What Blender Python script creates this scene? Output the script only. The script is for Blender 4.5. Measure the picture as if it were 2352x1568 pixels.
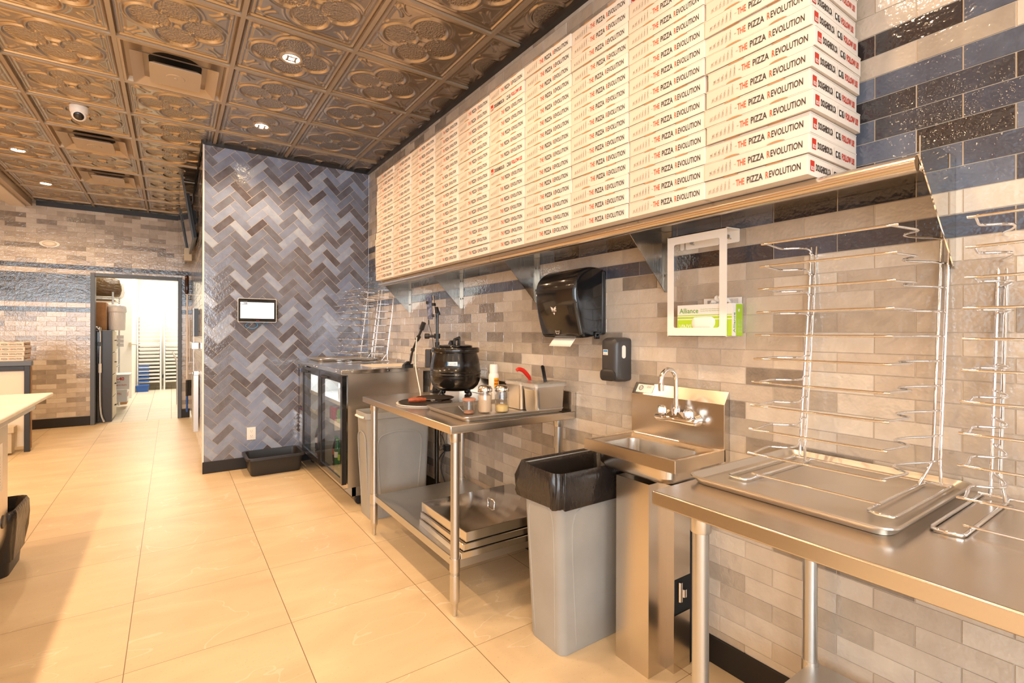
import bpy, bmesh, math, random
from mathutils import Vector, Matrix, noise
random.seed(7)
for o in list(bpy.data.objects): bpy.data.objects.remove(o)
S = bpy.context.scene
COL = S.collection
PI = math.pi

# ------------------------------------------------ camera, world, lights, exposure
cam = bpy.data.cameras.new('camera'); co = bpy.data.objects.new('camera', cam); COL.objects.link(co)
F, YAW, CX, CY, ROLL = 1126.76, 0.5953327, 1157.0, 763.42, 0.00272
cam.sensor_fit = 'HORIZONTAL'; cam.sensor_width = 36.0; cam.lens = 36.0*F/2352
cam.shift_x = (1176-CX)/2352; cam.shift_y = (CY-784)/2352
cam.clip_start = 0.05; cam.clip_end = 60
fw = Vector((math.sin(YAW), math.cos(YAW), 0)); rt = Vector((math.cos(YAW), -math.sin(YAW), 0)); up = Vector((0, 0, 1))
rt2 = rt*math.cos(ROLL)+up*math.sin(ROLL); up2 = up*math.cos(ROLL)-rt*math.sin(ROLL)
co.matrix_world = Matrix(((rt2.x, up2.x, -fw.x, 0), (rt2.y, up2.y, -fw.y, 0), (rt2.z, up2.z, -fw.z, 1.31), (0, 0, 0, 1)))
S.camera = co
S.view_settings.view_transform = 'Standard'; S.view_settings.look = 'None'; S.view_settings.gamma = 1
S.view_settings.use_curve_mapping = False
S.view_settings.exposure = 0.18
W = bpy.data.worlds.new('world'); S.world = W; W.use_nodes = True
W.node_tree.nodes['Background'].inputs[0].default_value = (0.85, 0.92, 1, 1)
W.node_tree.nodes['Background'].inputs[1].default_value = 1.0

def area(name, loc, rot, sx, sy, power, col, parent=None):
    l = bpy.data.lights.new(name, 'AREA'); l.shape = 'RECTANGLE'; l.size = sx; l.size_y = sy
    l.energy = power; l.color = col
    o = bpy.data.objects.new(name, l); COL.objects.link(o); o.location = loc; o.rotation_euler = rot
    return o
# daylight through the storefront windows behind the camera
area('window_daylight', (-2.0, -3.93, 1.75), (PI/2, 0, 0), 5.2, 2.1, 245, (0.86, 0.93, 1.0))
area('window_daylight', (-4.93, -0.6, 1.75), (PI/2, 0, -PI/2), 4.2, 2.1, 18, (0.88, 0.94, 1.0))
# fluorescent lamps of the back room
area('back_room_lamp', (-0.1, 12.3, 2.9), (0, 0, 0), 0.6, 2.4, 120, (1.0, 0.93, 0.80))
area('back_room_lamp', (-0.6, 10.0, 2.9), (0, 0, 0), 0.6, 1.2, 20, (1.0, 0.93, 0.80))
WARM = (1.0, 0.66, 0.37)
DOWN_POWER = 7

# ------------------------------------------------ materials
def mat(name, col=(.8, .8, .8), rough=.5, metal=0, emit=None, estr=1, coat=0, alpha=None, trans=0, spec=None, bump=None, mott=None):
    m = bpy.data.materials.new(name); m.use_nodes = True
    nt = m.node_tree; b = nt.nodes['Principled BSDF']
    b.inputs['Base Color'].default_value = (*col, 1); b.inputs['Roughness'].default_value = rough
    b.inputs['Metallic'].default_value = metal; b.inputs['Coat Weight'].default_value = coat
    b.inputs['Transmission Weight'].default_value = trans
    if spec is not None: b.inputs['Specular IOR Level'].default_value = spec
    if emit: b.inputs['Emission Color'].default_value = (*emit, 1); b.inputs['Emission Strength'].default_value = estr
    if bump:      # (scale xyz, strength, distance)
        tc = nt.nodes.new('ShaderNodeTexCoord'); mp = nt.nodes.new('ShaderNodeMapping'); mp.inputs['Scale'].default_value = bump[0]
        nz = nt.nodes.new('ShaderNodeTexNoise'); nz.inputs['Scale'].default_value = 1; nz.inputs['Detail'].default_value = 3
        bp = nt.nodes.new('ShaderNodeBump'); bp.inputs['Strength'].default_value = bump[1]; bp.inputs['Distance'].default_value = bump[2]
        nt.links.new(tc.outputs['Object'], mp.inputs[0]); nt.links.new(mp.outputs[0], nz.inputs[0]); nt.links.new(nz.outputs[0], bp.inputs['Height']); nt.links.new(bp.outputs[0], b.inputs['Normal'])
    if mott:      # (scale, colour2, rough lo, rough hi)
        tc = nt.nodes.new('ShaderNodeTexCoord'); nz = nt.nodes.new('ShaderNodeTexNoise'); nz.inputs['Scale'].default_value = mott[0]; nz.inputs['Detail'].default_value = 5
        rp = nt.nodes.new('ShaderNodeValToRGB'); rp.color_ramp.elements[0].position = .35; rp.color_ramp.elements[1].position = .7
        rp.color_ramp.elements[0].color = (*col, 1); rp.color_ramp.elements[1].color = (*mott[1], 1)
        nt.links.new(tc.outputs['Object'], nz.inputs[0]); nt.links.new(nz.outputs[0], rp.inputs[0]); nt.links.new(rp.outputs[0], b.inputs['Base Color'])
        if len(mott) > 2:
            mr = nt.nodes.new('ShaderNodeMapRange'); mr.inputs[3].default_value = mott[2]; mr.inputs[4].default_value = mott[3]
            nt.links.new(nz.outputs[0], mr.inputs[0]); nt.links.new(mr.outputs[0], b.inputs['Roughness'])
    return m

def tile_mat(name, ramps, blue=None, rough=.12, wav=.42, wdist=.0055, wscale=28):
    m = bpy.data.materials.new(name); m.use_nodes = True; nt = m.node_tree; N = nt.nodes; L = nt.links
    b = N['Principled BSDF']
    at = N.new('ShaderNodeAttribute'); at.attribute_name = 'tile'
    sp = N.new('ShaderNodeSeparateColor'); L.new(at.outputs['Color'], sp.inputs[0])
    tc = N.new('ShaderNodeTexCoord')
    nz = N.new('ShaderNodeTexNoise'); nz.inputs['Scale'].default_value = 14; nz.inputs['Detail'].default_value = 5; L.new(tc.outputs['Object'], nz.inputs[0])
    def ramp(cs):
        r = N.new('ShaderNodeValToRGB'); r.color_ramp.interpolation = 'LINEAR'
        for i, c in enumerate(cs):
            p = i/(len(cs)-1)
            e = r.color_ramp.elements[i] if i < 2 else r.color_ramp.elements.new(p)
            e.position = p; e.color = (*c, 1)
        # vary inside a tile
        mx = N.new('ShaderNodeMath'); mx.operation = 'MULTIPLY_ADD'; mx.inputs[1].default_value = .5
        L.new(nz.outputs[0], mx.inputs[0]); sb = N.new('ShaderNodeMath'); sb.operation = 'SUBTRACT'; sb.inputs[1].default_value = .25
        L.new(sp.outputs[0], mx.inputs[2]); L.new(mx.outputs[0], sb.inputs[0]); L.new(sb.outputs[0], r.inputs[0])
        return r
    r1 = ramp(ramps); out = r1.outputs[0]
    if blue:
        r2 = ramp(blue); mix = N.new('ShaderNodeMix'); mix.data_type = 'RGBA'
        L.new(sp.outputs[1], mix.inputs[0]); L.new(r1.outputs[0], mix.inputs[6]); L.new(r2.outputs[0], mix.inputs[7]); out = mix.outputs[2]
    L.new(out, b.inputs['Base Color'])
    b.inputs['Roughness'].default_value = rough; b.inputs['Coat Weight'].default_value = .8; b.inputs['Coat Roughness'].default_value = .04
    n2 = N.new('ShaderNodeTexNoise'); n2.inputs['Scale'].default_value = wscale; n2.inputs['Detail'].default_value = 2
    L.new(tc.outputs['Object'], n2.inputs[0])
    n3 = N.new('ShaderNodeTexNoise'); n3.inputs['Scale'].default_value = wscale*4; n3.inputs['Detail'].default_value = 1
    L.new(tc.outputs['Object'], n3.inputs[0])
    ad = N.new('ShaderNodeMath'); ad.operation = 'MULTIPLY_ADD'; ad.inputs[1].default_value = .26
    L.new(n3.outputs[0], ad.inputs[0]); L.new(n2.outputs[0], ad.inputs[2])
    bp = N.new('ShaderNodeBump'); bp.inputs['Strength'].default_value = wav; bp.inputs['Distance'].default_value = wdist
    L.new(ad.outputs[0], bp.inputs['Height']); L.new(bp.outputs[0], b.inputs['Normal']); L.new(bp.outputs[0], b.inputs['Coat Normal'])
    return m
def srgb(h):
    c = [int(h[i:i+2], 16)/255 for i in (0, 2, 4)]
    return tuple(x/12.92 if x <= .04045 else ((x+.055)/1.055)**2.4 for x in c)
CREAM = [srgb(x) for x in ('7f756c', '978d82', 'aba093', 'b9ada0', 'c4b9ac', 'cfc6ba')]
BLUE = [srgb(x) for x in ('2e2728', '38373c', '434755', '505869', '666e80')]
M = {}
M['tile'] = tile_mat('glazed wall tile', CREAM, BLUE)
M['herr'] = tile_mat('glazed blue tile', [srgb(x) for x in ('575158', '696b78', '757d93', '808ca8', '8c99b5', 'a6b0c1')], None, rough=.16, wav=.2)
M['grout'] = mat('cream grout', srgb('c4b7a6'), .85)
M['plaster'] = mat('plaster', srgb('e8e2d8'), .8)
M['steel'] = mat('brushed stainless steel', (.68, .62, .55), .23, 1)  # slight warm tint stands in for the orange surroundings it reflects
M['steel2'] = mat('polished stainless steel', (.70, .68, .65), .13, 1)
M['tan'] = mat('tan wall tint for warm reflections', srgb('d8b58c'), .7)  # for the unseen left wall, coloured so the steel reflects warmer
M['steelb'] = mat('dull bracket steel', (.40, .365, .32), .24, 1, bump=((60, 60, 14), .35, .003))
M['film'] = mat('white wrapped film', srgb('e3e0dc'), .25, bump=((30, 30, 12), .8, .01))
M['steelm'] = mat('mirror steel plate', (.70, .68, .65), .04, 1)
M['galv'] = mat('galvanised steel', (.60, .59, .57), .36, 1)
M['alu'] = mat('worn aluminium', (.68, .65, .61), .33, 1)
M['chrome'] = mat('chrome', (.85, .85, .86), .05, 1)
M['tin'] = mat('pressed tin bronze', (.52, .44, .355), .26, .95, mott=(1.5, (.49, .415, .335), .26, .31))
def hammered(m):
    nt = m.node_tree; N = nt.nodes; L = nt.links; b = N['Principled BSDF']
    tc = N.new('ShaderNodeTexCoord'); sx = N.new('ShaderNodeSeparateXYZ'); L.new(tc.outputs['Object'], sx.inputs[0])
    def mt(op, a, bb=None):
        n = N.new('ShaderNodeMath'); n.operation = op
        for i, v in enumerate((a, bb)):
            if v is None: continue
            if isinstance(v, (int, float)): n.inputs[i].default_value = v
            else: L.new(v, n.inputs[i])
        return n.outputs[0]
    a = mt('DIVIDE', mt('ABSOLUTE', sx.outputs[0]), .307); c = mt('DIVIDE', mt('ABSOLUTE', sx.outputs[1]), .315)
    def ln(p, q): return mt('SQRT', mt('ADD', mt('MULTIPLY', p, p), mt('MULTIPLY', q, q)))
    d = mt('MINIMUM', ln(mt('SUBTRACT', a, .42), c), ln(a, mt('SUBTRACT', c, .42)))
    mask = mt('LESS_THAN', d, .29)
    vo = N.new('ShaderNodeTexVoronoi'); vo.inputs['Scale'].default_value = 95; L.new(tc.outputs['Object'], vo.inputs[0])
    bp = N.new('ShaderNodeBump'); bp.inputs['Strength'].default_value = .55; bp.inputs['Distance'].default_value = .006
    L.new(mt('MULTIPLY', mask, vo.outputs['Distance']), bp.inputs['Height']); L.new(bp.outputs[0], b.inputs['Normal'])
hammered(M['tin'])
M['tgrid'] = mat('painted grid bronze', (.46, .375, .285), .42, .55)
M['diff'] = mat('bronze painted diffuser', (.52, .42, .315), .45, .3)
M['black'] = mat('black rubber base', (.010, .008, .008), .45)
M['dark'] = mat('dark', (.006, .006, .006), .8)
M['bplastic'] = mat('glossy black plastic', (.008, .008, .009), .14, coat=.3)
M['bmatte'] = mat('matte black plastic', (.022, .021, .022), .38)
M['greyd'] = mat('dark grey plastic', (.045, .043, .045), .34)
M['bagm'] = mat('black bin bag', (.022, .018, .017), .22, bump=((45, 45, 20), .5, .006))
M['bing'] = mat('light grey bin plastic', srgb('a9a9a6'), .42, mott=(5, srgb('a09f9c')))
M['kettle'] = mat('black enamel', (.008, .006, .005), .20, coat=.25)
M['white'] = mat('white painted metal', srgb('efebe6'), .35)
M['whitep'] = mat('white plastic', srgb('ece8e2'), .4)
M['card'] = mat('white box card', srgb('e0d6cb'), .62, mott=(9, srgb('dbd0c5')))
M['kraft'] = mat('brown kraft card', srgb('b98a5c'), .75, mott=(14, srgb('a97c50')))
M['inkb'] = mat('black ink', srgb('2f2826'), .7)
M['inkr'] = mat('orange red ink', srgb('d2592f'), .7)
M['inkg'] = mat('pale grey ink', srgb('b6a899'), .7)
M['red'] = mat('red ink', srgb('c03322'), .6)
M['redp'] = mat('red plastic', srgb('d8281d'), .3)
M['blue'] = mat('blue plastic', srgb('2f5fae'), .35)
M['bluec'] = mat('blue cable', srgb('4b8fc6'), .45)
M['green'] = mat('lime green print', srgb('a6cc2c'), .5)
M['greend'] = mat('green print', srgb('69a83a'), .5)
M['yellow'] = mat('yellow print', srgb('f0b41e'), .5)
M['frame'] = mat('grey blue frame paint', srgb('5c6470'), .4)
M['counterw'] = mat('white cutting board', srgb('efe9de'), .35, mott=(8, srgb('e4dccd')))
M['beige'] = mat('beige enamel', srgb('c2b49a'), .45)
M['panel'] = mat('off white panel', srgb('e6dbcb'), .4)
M['wood'] = mat('orange brown wood', srgb('b5562e'), .4, mott=(60, srgb('8f3f20')))
M['screenmesh'] = mat('blackened pan mesh', (.03, .022, .018), .45, .4, bump=((300, 300, 300), 1, .003))
M['plasticwrap'] = mat('cling film', (.9, .87, .82), .12, alpha=1, trans=.75)
M['paper'] = mat('white paper towel', srgb('efe9e2'), .8)
M['cheese'] = mat('grated cheese', srgb('e9cf8e'), .7)
M['pink'] = mat('pale seasoning', srgb('dcc3a8'), .7)
M['emis'] = mat('lamp lens', (1, .9, .75), .4, emit=(1.0, .80, .52), estr=38)
M['screen'] = mat('lit white screen', (.9, .9, .95), .3, emit=(.90, .91, 1.0), estr=.9)
M['tvback'] = mat('tv back', (.006, .006, .007), .4)
M['tvglass'] = mat('tv glass', (.01, .01, .012), .05, coat=.5)
M['tvbezel'] = mat('tv bezel', (.07, .075, .08), .35)
M['brownbag'] = mat('brown film', (.13, .075, .03), .18, bump=((12, 12, 40), .9, .02))
M['greybox'] = mat('pale grey box', srgb('d7d2cc'), .6)
M['clearr'] = mat('amber plastic', srgb('c98f74'), .15, trans=.2)
def glass(name, tint=(.95, .97, .97), gl=.14):
    m = bpy.data.materials.new(name); m.use_nodes = True; nt = m.node_tree; N = nt.nodes; L = nt.links
    N.remove(N['Principled BSDF']); o = N['Material Output']
    t = N.new('ShaderNodeBsdfTransparent'); t.inputs[0].default_value = (*tint, 1)
    g = N.new('ShaderNodeBsdfGlossy'); g.inputs['Roughness'].default_value = .02
    lw = N.new('ShaderNodeLayerWeight'); fr = N.new('ShaderNodeMath'); fr.operation = 'POWER'; fr.inputs[1].default_value = 5; L.new(lw.outputs['Facing'], fr.inputs[0])
    ad = N.new('ShaderNodeMath'); ad.operation = 'ADD'; ad.inputs[1].default_value = gl; ad.use_clamp = True
    mx = N.new('ShaderNodeMixShader'); L.new(fr.outputs[0], ad.inputs[0]); L.new(ad.outputs[0], mx.inputs[0]); L.new(t.outputs[0], mx.inputs[1]); L.new(g.outputs[0], mx.inputs[2]); L.new(mx.outputs[0], o.inputs[0])
    return m
M['glass'] = glass('cooler door glass', (.90, .93, .93), .07)
M['jarglass'] = glass('shaker glass', (.90, .90, .89), .10)

# floor : large format porcelain
def floor_mat():
    m = bpy.data.materials.new('porcelain floor tile'); m.use_nodes = True; nt = m.node_tree; N = nt.nodes; L = nt.links
    b = N['Principled BSDF']; tc = N.new('ShaderNodeTexCoord'); sx = N.new('ShaderNodeSeparateXYZ'); L.new(tc.outputs['Object'], sx.inputs[0])
    def math_(op, a, bb=None, c=None):
        n = N.new('ShaderNodeMath'); n.operation = op
        for i, v in enumerate((a, bb, c)):
            if v is None: continue
            if isinstance(v, (int, float)): n.inputs[i].default_value = v
            else: L.new(v, n.inputs[i])
        return n.outputs[0]
    def line(co, off, pitch, w):
        t = math_('FRACT', math_('DIVIDE', math_('SUBTRACT', co, off), pitch))
        d = math_('MULTIPLY', math_('SUBTRACT', .5, math_('ABSOLUTE', math_('SUBTRACT', t, .5))), pitch)
        return math_('LESS_THAN', d, w)
    gx = line(sx.outputs[0], -.149, .600, .0016); gy = line(sx.outputs[1], 2.366, .604, .0011)
    g = math_('MAXIMUM', gx, gy)
    ix = math_('FLOOR', math_('DIVIDE', math_('SUBTRACT', sx.outputs[0], -.149), .600)); iy = math_('FLOOR', math_('DIVIDE', math_('SUBTRACT', sx.outputs[1], 2.366), .604))
    cv = N.new('ShaderNodeCombineXYZ'); L.new(ix, cv.inputs[0]); L.new(iy, cv.inputs[1])
    wn = N.new('ShaderNodeTexWhiteNoise'); wn.noise_dimensions = '3D'; L.new(cv.outputs[0], wn.inputs[0])
    sc = N.new('ShaderNodeVectorMath'); sc.operation = 'MULTIPLY_ADD'; sc.inputs[1].default_value = (9, 9, 9); L.new(wn.outputs['Color'], sc.inputs[0]); L.new(tc.outputs['Object'], sc.inputs[2])
    mp = N.new('ShaderNodeMapping'); mp.inputs['Scale'].default_value = (1, 2.2, 1); mp.inputs['Rotation'].default_value = (0, 0, .5); L.new(sc.outputs[0], mp.inputs[0])
    n1 = N.new('ShaderNodeTexNoise'); n1.inputs['Scale'].default_value = 2.3; n1.inputs['Detail'].default_value = 8; n1.inputs['Distortion'].default_value = .6; L.new(mp.outputs[0], n1.inputs[0])
    r = N.new('ShaderNodeValToRGB'); r.color_ramp.elements[0].position = .3; r.color_ramp.elements[1].position = .72
    r.color_ramp.elements[0].color = (*srgb('ccb490'), 1); r.color_ramp.elements[1].color = (*srgb('dbc5a2'), 1); L.new(n1.outputs[0], r.inputs[0])
    # veins
    n2 = N.new('ShaderNodeTexNoise'); n2.inputs['Scale'].default_value = 1.1; n2.inputs['Detail'].default_value = 3; n2.inputs['Distortion'].default_value = .4; L.new(mp.outputs[0], n2.inputs[0])
    v = math_('LESS_THAN', math_('ABSOLUTE', math_('SUBTRACT', n2.outputs[0], .56)), .0022)
    vm = N.new('ShaderNodeMix'); vm.data_type = 'RGBA'; L.new(math_('MULTIPLY', v, .28), vm.inputs[0]); L.new(r.outputs[0], vm.inputs[6]); vm.inputs[7].default_value = (*srgb('efe4d2'), 1)
    n3 = N.new('ShaderNodeTexNoise'); n3.inputs['Scale'].default_value = 90; n3.inputs['Detail'].default_value = 3; L.new(tc.outputs['Object'], n3.inputs[0])
    sp = N.new('ShaderNodeMix'); sp.data_type = 'RGBA'; sp.blend_type = 'MULTIPLY'; sp.inputs[7].default_value = (.72, .66, .58, 1)
    L.new(math_('MULTIPLY', math_('GREATER_THAN', n3.outputs[0], .66), .35), sp.inputs[0]); L.new(vm.outputs[2], sp.inputs[6])
    gm = N.new('ShaderNodeMix'); gm.data_type = 'RGBA'; L.new(g, gm.inputs[0]); L.new(sp.outputs[2], gm.inputs[6]); gm.inputs[7].default_value = (*srgb('7d6342'), 1)
    L.new(gm.outputs[2], b.inputs['Base Color'])
    b.inputs['Roughness'].default_value = .42
    bp = N.new('ShaderNodeBump'); bp.inputs['Strength'].default_value = .15; bp.inputs['Distance'].default_value = .002; L.new(n1.outputs[0], bp.inputs['Height']); L.new(bp.outputs[0], b.inputs['Normal'])
    return m
M['floor'] = floor_mat()
def floor2_mat():
    m = bpy.data.materials.new('back room floor tile'); m.use_nodes = True; nt = m.node_tree; N = nt.nodes; L = nt.links
    b = N['Principled BSDF']; tc = N.new('ShaderNodeTexCoord')
    br = N.new('ShaderNodeTexBrick'); br.offset = 0; br.inputs['Scale'].default_value = 1; br.inputs['Brick Width'].default_value = .3; br.inputs['Row Height'].default_value = .3
    br.inputs['Mortar Size'].default_value = .004; br.inputs['Color1'].default_value = (*srgb('cfc4b0'), 1); br.inputs['Color2'].default_value = (*srgb('c8bca8'), 1); br.inputs['Mortar'].default_value = (*srgb('8c8270'), 1)
    L.new(tc.outputs['Object'], br.inputs[0]); L.new(br.outputs[0], b.inputs['Base Color']); b.inputs['Roughness'].default_value = .4
    return m
M['floor2'] = floor2_mat()

# ------------------------------------------------ geometry helpers
def rr(cx, cy, hx, hy, r, z, n=6):
    """rounded rectangle ring"""
    r = max(min(r, hx*.999, hy*.999), 1e-5); out = []
    for qx, qy, a0 in ((1, 1, 0), (-1, 1, PI/2), (-1, -1, PI), (1, -1, 1.5*PI)):
        for i in range(n+1):
            a = a0+i/n*PI/2
            out.append((cx+qx*(hx-r)+r*math.cos(a), cy+qy*(hy-r)+r*math.sin(a), z))
    return out
def circ(cx, cy, r, z, n=32):
    return [(cx+r*math.cos(2*PI*i/n), cy+r*math.sin(2*PI*i/n), z) for i in range(n)]
def toX(ring):  # ring in (y,z,x) order -> world
    return [(p[2], p[0], p[1]) for p in ring]
_txt = {}
def text_mesh(s, weight=.0):
    k = (s, weight)
    if k in _txt: return _txt[k]
    cu = bpy.data.curves.new('t', 'FONT'); cu.body = s; cu.offset = weight; cu.resolution_u = 2; cu.fill_mode = 'BOTH'
    o = bpy.data.objects.new('t', cu); COL.objects.link(o)
    dg = bpy.context.evaluated_depsgraph_get(); me = o.evaluated_get(dg).to_mesh()
    vs = [(v.co.x, v.co.y) for v in me.vertices]; fs = [tuple(p.vertices) for p in me.polygons]
    o.evaluated_get(dg).to_mesh_clear(); bpy.data.objects.remove(o); bpy.data.curves.remove(cu)
    x0 = min(v[0] for v in vs); x1 = max(v[0] for v in vs); y0 = min(v[1] for v in vs); y1 = max(v[1] for v in vs)
    vs = [((v[0]-x0)/(x1-x0), (v[1]-y0)/(y1-y0)) for v in vs]
    _txt[k] = (vs, fs); return _txt[k]
class G:
    def __init__(s): s.v = []; s.f = []; s.m = []; s.c = None
    def add(s, vs, fs, m=0):
        b = len(s.v); s.v += [tuple(v) for v in vs]; s.f += [tuple(i+b for i in f) for f in fs]; s.m += [m]*len(fs); return s
    def box(s, x0, x1, y0, y1, z0, z1, m=0):
        return s.add([(x, y, z) for z in (z0, z1) for y in (y0, y1) for x in (x0, x1)],
                     [(0, 2, 3, 1), (4, 5, 7, 6), (0, 1, 5, 4), (2, 6, 7, 3), (0, 4, 6, 2), (1, 3, 7, 5)], m)
    def quad(s, a, b, c, d, m=0): return s.add([a, b, c, d], [(0, 1, 2, 3)], m)
    def loft(s, rings, m=0, cap0=True, cap1=True):
        n = len(rings[0]); vs = [p for r in rings for p in r]; fs = []
        for i in range(len(rings)-1):
            for j in range(n):
                a = i*n+j; b = i*n+(j+1) % n
                fs.append((a, b, b+n, a+n))
        if cap0: fs.append(tuple(reversed(range(n))))
        if cap1: fs.append(tuple(range((len(rings)-1)*n, len(rings)*n)))
        return s.add(vs, fs, m)
    def lathe(s, cx, cy, prof, m=0, n=32, cap0=True, cap1=True):
        return s.loft([circ(cx, cy, max(r, 1e-4), z, n) for r, z in prof], m, cap0, cap1)
    def tube(s, path, r, n=8, m=0, closed=False, smooth=0):
        P = [Vector(p) for p in path]
        if smooth:
            Q = []; L = len(P)
            for i in range(L if closed else L-1):
                p0 = P[(i-1) % L] if closed or i > 0 else P[i]; p1 = P[i]; p2 = P[(i+1) % L]; p3 = P[(i+2) % L] if closed or i+2 < L else P[(i+1) % L]
                for k in range(smooth):
                    t = k/smooth
                    Q.append(.5*((2*p1)+(p2-p0)*t+(2*p0-5*p1+4*p2-p3)*t*t+(3*p1-p0-3*p2+p3)*t*t*t))
            if not closed: Q.append(P[-1])
            P = Q
            if isinstance(r, (list, tuple)):
                m_ = len(r)-1; L_ = len(P)-1; r = [r[min(int(i/L_*m_), m_-1)]+(r[min(int(i/L_*m_), m_-1)+1]-r[min(int(i/L_*m_), m_-1)])*(i/L_*m_-min(int(i/L_*m_), m_-1)) for i in range(L_+1)]
        L = len(P); rings = []; prev = None
        for i in range(L):
            if closed: t = (P[(i+1) % L]-P[i-1])
            else: t = P[min(i+1, L-1)]-P[max(i-1, 0)]
            t.normalize()
            if prev is None: nrm = t.orthogonal().normalized()
            else: nrm = (prev-t*prev.dot(t)).normalized()
            prev = nrm; bn = t.cross(nrm)
            rad = r[i] if isinstance(r, (list, tuple)) else r
            rings.append([tuple(P[i]+nrm*rad*math.cos(2*PI*k/n)+bn*rad*math.sin(2*PI*k/n)) for k in range(n)])
        if closed:
            b = len(s.v); s.add([p for q in rings for p in q], [])
            for i in range(L):
                for j in range(n):
                    a = i*n+j; c = i*n+(j+1) % n; i2 = (i+1) % L
                    s.f.append((b+a, b+c, b+i2*n+(j+1) % n, b+i2*n+j)); s.m.append(m)
            return s
        return s.loft(rings, m)
    def prism(s, pts, ext, m=0):
        """pts: planar 3D polygon, ext: vector"""
        n = len(pts); e = Vector(ext); b = [tuple(Vector(p)+e) for p in pts]
        fs = [tuple(reversed(range(n))), tuple(range(n, 2*n))]+[(i, (i+1) % n, (i+1) % n+n, i+n) for i in range(n)]
        return s.add(list(pts)+b, fs, m)
    def text(s, t, o, right, upv, w, h, m=0, weight=.0):
        vs, fs = text_mesh(t, weight); o = Vector(o); r = Vector(right).normalized()*w; u = Vector(upv).normalized()*h
        return s.add([tuple(o+r*a+u*b) for a, b in vs], fs, m)
    def poly2(s, pts, o, right, upv, m=0):
        o = Vector(o); r = Vector(right); u = Vector(upv)
        return s.add([tuple(o+r*a+u*b) for a, b in pts], [tuple(range(len(pts)))], m)
def wpos(o):
    p = Vector((0, 0, 0))
    while o is not None: p += Vector(o.location); o = o.parent
    return p
def build(name, g, mats, parent=None, loc=None, bevel=0, smooth=True, angle=52, seg=2, fixn=True):
    base = wpos(parent) if parent is not None else Vector(loc or (0, 0, 0))
    me = bpy.data.meshes.new(name)
    me.from_pydata([tuple(Vector(v)-base) for v in g.v], [], g.f)
    if not isinstance(mats, (list, tuple)): mats = [mats]
    for k in mats: me.materials.append(M[k])
    me.polygons.foreach_set('material_index', g.m)
    if g.c is not None:
        ca = me.color_attributes.new('tile', 'FLOAT_COLOR', 'CORNER')
        i = 0; arr = []
        for p, c in zip(me.polygons, g.c): arr += list(c)*len(p.vertices)
        ca.data.foreach_set('color', arr)
    if fixn:
        bm = bmesh.new(); bm.from_mesh(me); bmesh.ops.recalc_face_normals(bm, faces=bm.faces); bm.to_mesh(me); bm.free()
    if smooth:
        me.polygons.foreach_set('use_smooth', [True]*len(me.polygons)); me.set_sharp_from_angle(angle=math.radians(angle))
    me.update()
    o = bpy.data.objects.new(name, me); COL.objects.link(o)
    if parent is not None: o.parent = parent
    else: o.location = base
    if bevel:
        b = o.modifiers.new('bevel', 'BEVEL'); b.width = bevel; b.segments = seg; b.limit_method = 'ANGLE'; b.angle_limit = math.radians(40); b.harden_normals = False
    return o
def thing(name, label, cat, loc, group=None, kind=None):
    o = bpy.data.objects.new(name, None); COL.objects.link(o); o.location = loc; o.empty_display_size = .05
    if label: o['label'] = label
    if cat: o['category'] = cat
    if group: o['group'] = group
    if kind: o['kind'] = kind
    return o
def tag(o, label, cat, group=None):
    o['label'] = label; o['category'] = cat
    if group: o['group'] = group
    return o
def struct(o): o['kind'] = 'structure'; return o
def copy_tree(o, loc=None, label=None, parent=None):
    c = o.copy(); COL.objects.link(c); c.parent = parent
    if loc is not None: c.location = loc
    if label: c['label'] = label
    for ch in list(o.children): copy_tree(ch, None, None, c)
    return c

# ------------------------------------------------ tiled walls
WX, HY, HX, BY = 1.788, 5.289, 0.236, 8.93
TL, TH, Z0 = .2035, .0653, 2.0315
def clip(poly, x0, x1, y0, y1):
    for ax, lim, sg in ((0, x0, 1), (0, x1, -1), (1, y0, 1), (1, y1, -1)):
        out = []
        for i in range(len(poly)):
            a, b = poly[i-1], poly[i]
            ia = (a[ax]-lim)*sg >= 0; ib = (b[ax]-lim)*sg >= 0
            if ia != ib:
                t = (lim-a[ax])/(b[ax]-a[ax]); out.append((a[0]+t*(b[0]-a[0]), a[1]+t*(b[1]-a[1])))
            if ib: out.append(b)
        poly = out
        if len(poly) < 3: return []
    return poly
def put_tile(g, poly, fn, rnd, blue, m=1, d=.0025):
    cx = sum(p[0] for p in poly)/len(poly); cy = sum(p[1] for p in poly)/len(poly)
    tx, ty = random.gauss(0, .0035), random.gauss(0, .0045)
    q = []
    for x, y in poly:
        dx, dy = cx-x, cy-y; l = math.hypot(dx, dy) or 1
        q.append((x+dx/l*.0012, y+dy/l*.0012))
    n = len(poly)
    vs = [fn(x, y, 0) for x, y in poly]+[fn(x, y, d+(x-cx)*tx+(y-cy)*ty) for x, y in q]
    fs = [tuple(range(n, 2*n))]+[(i, (i+1) % n, (i+1) % n+n, i+n) for i in range(n)]
    g.add(vs, fs, m); g.c += [(rnd, blue, 0, 1)]*len(fs)
BLUEROWS = {-7, -5, -4, -3, -2, -1, 0, 2}
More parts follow.
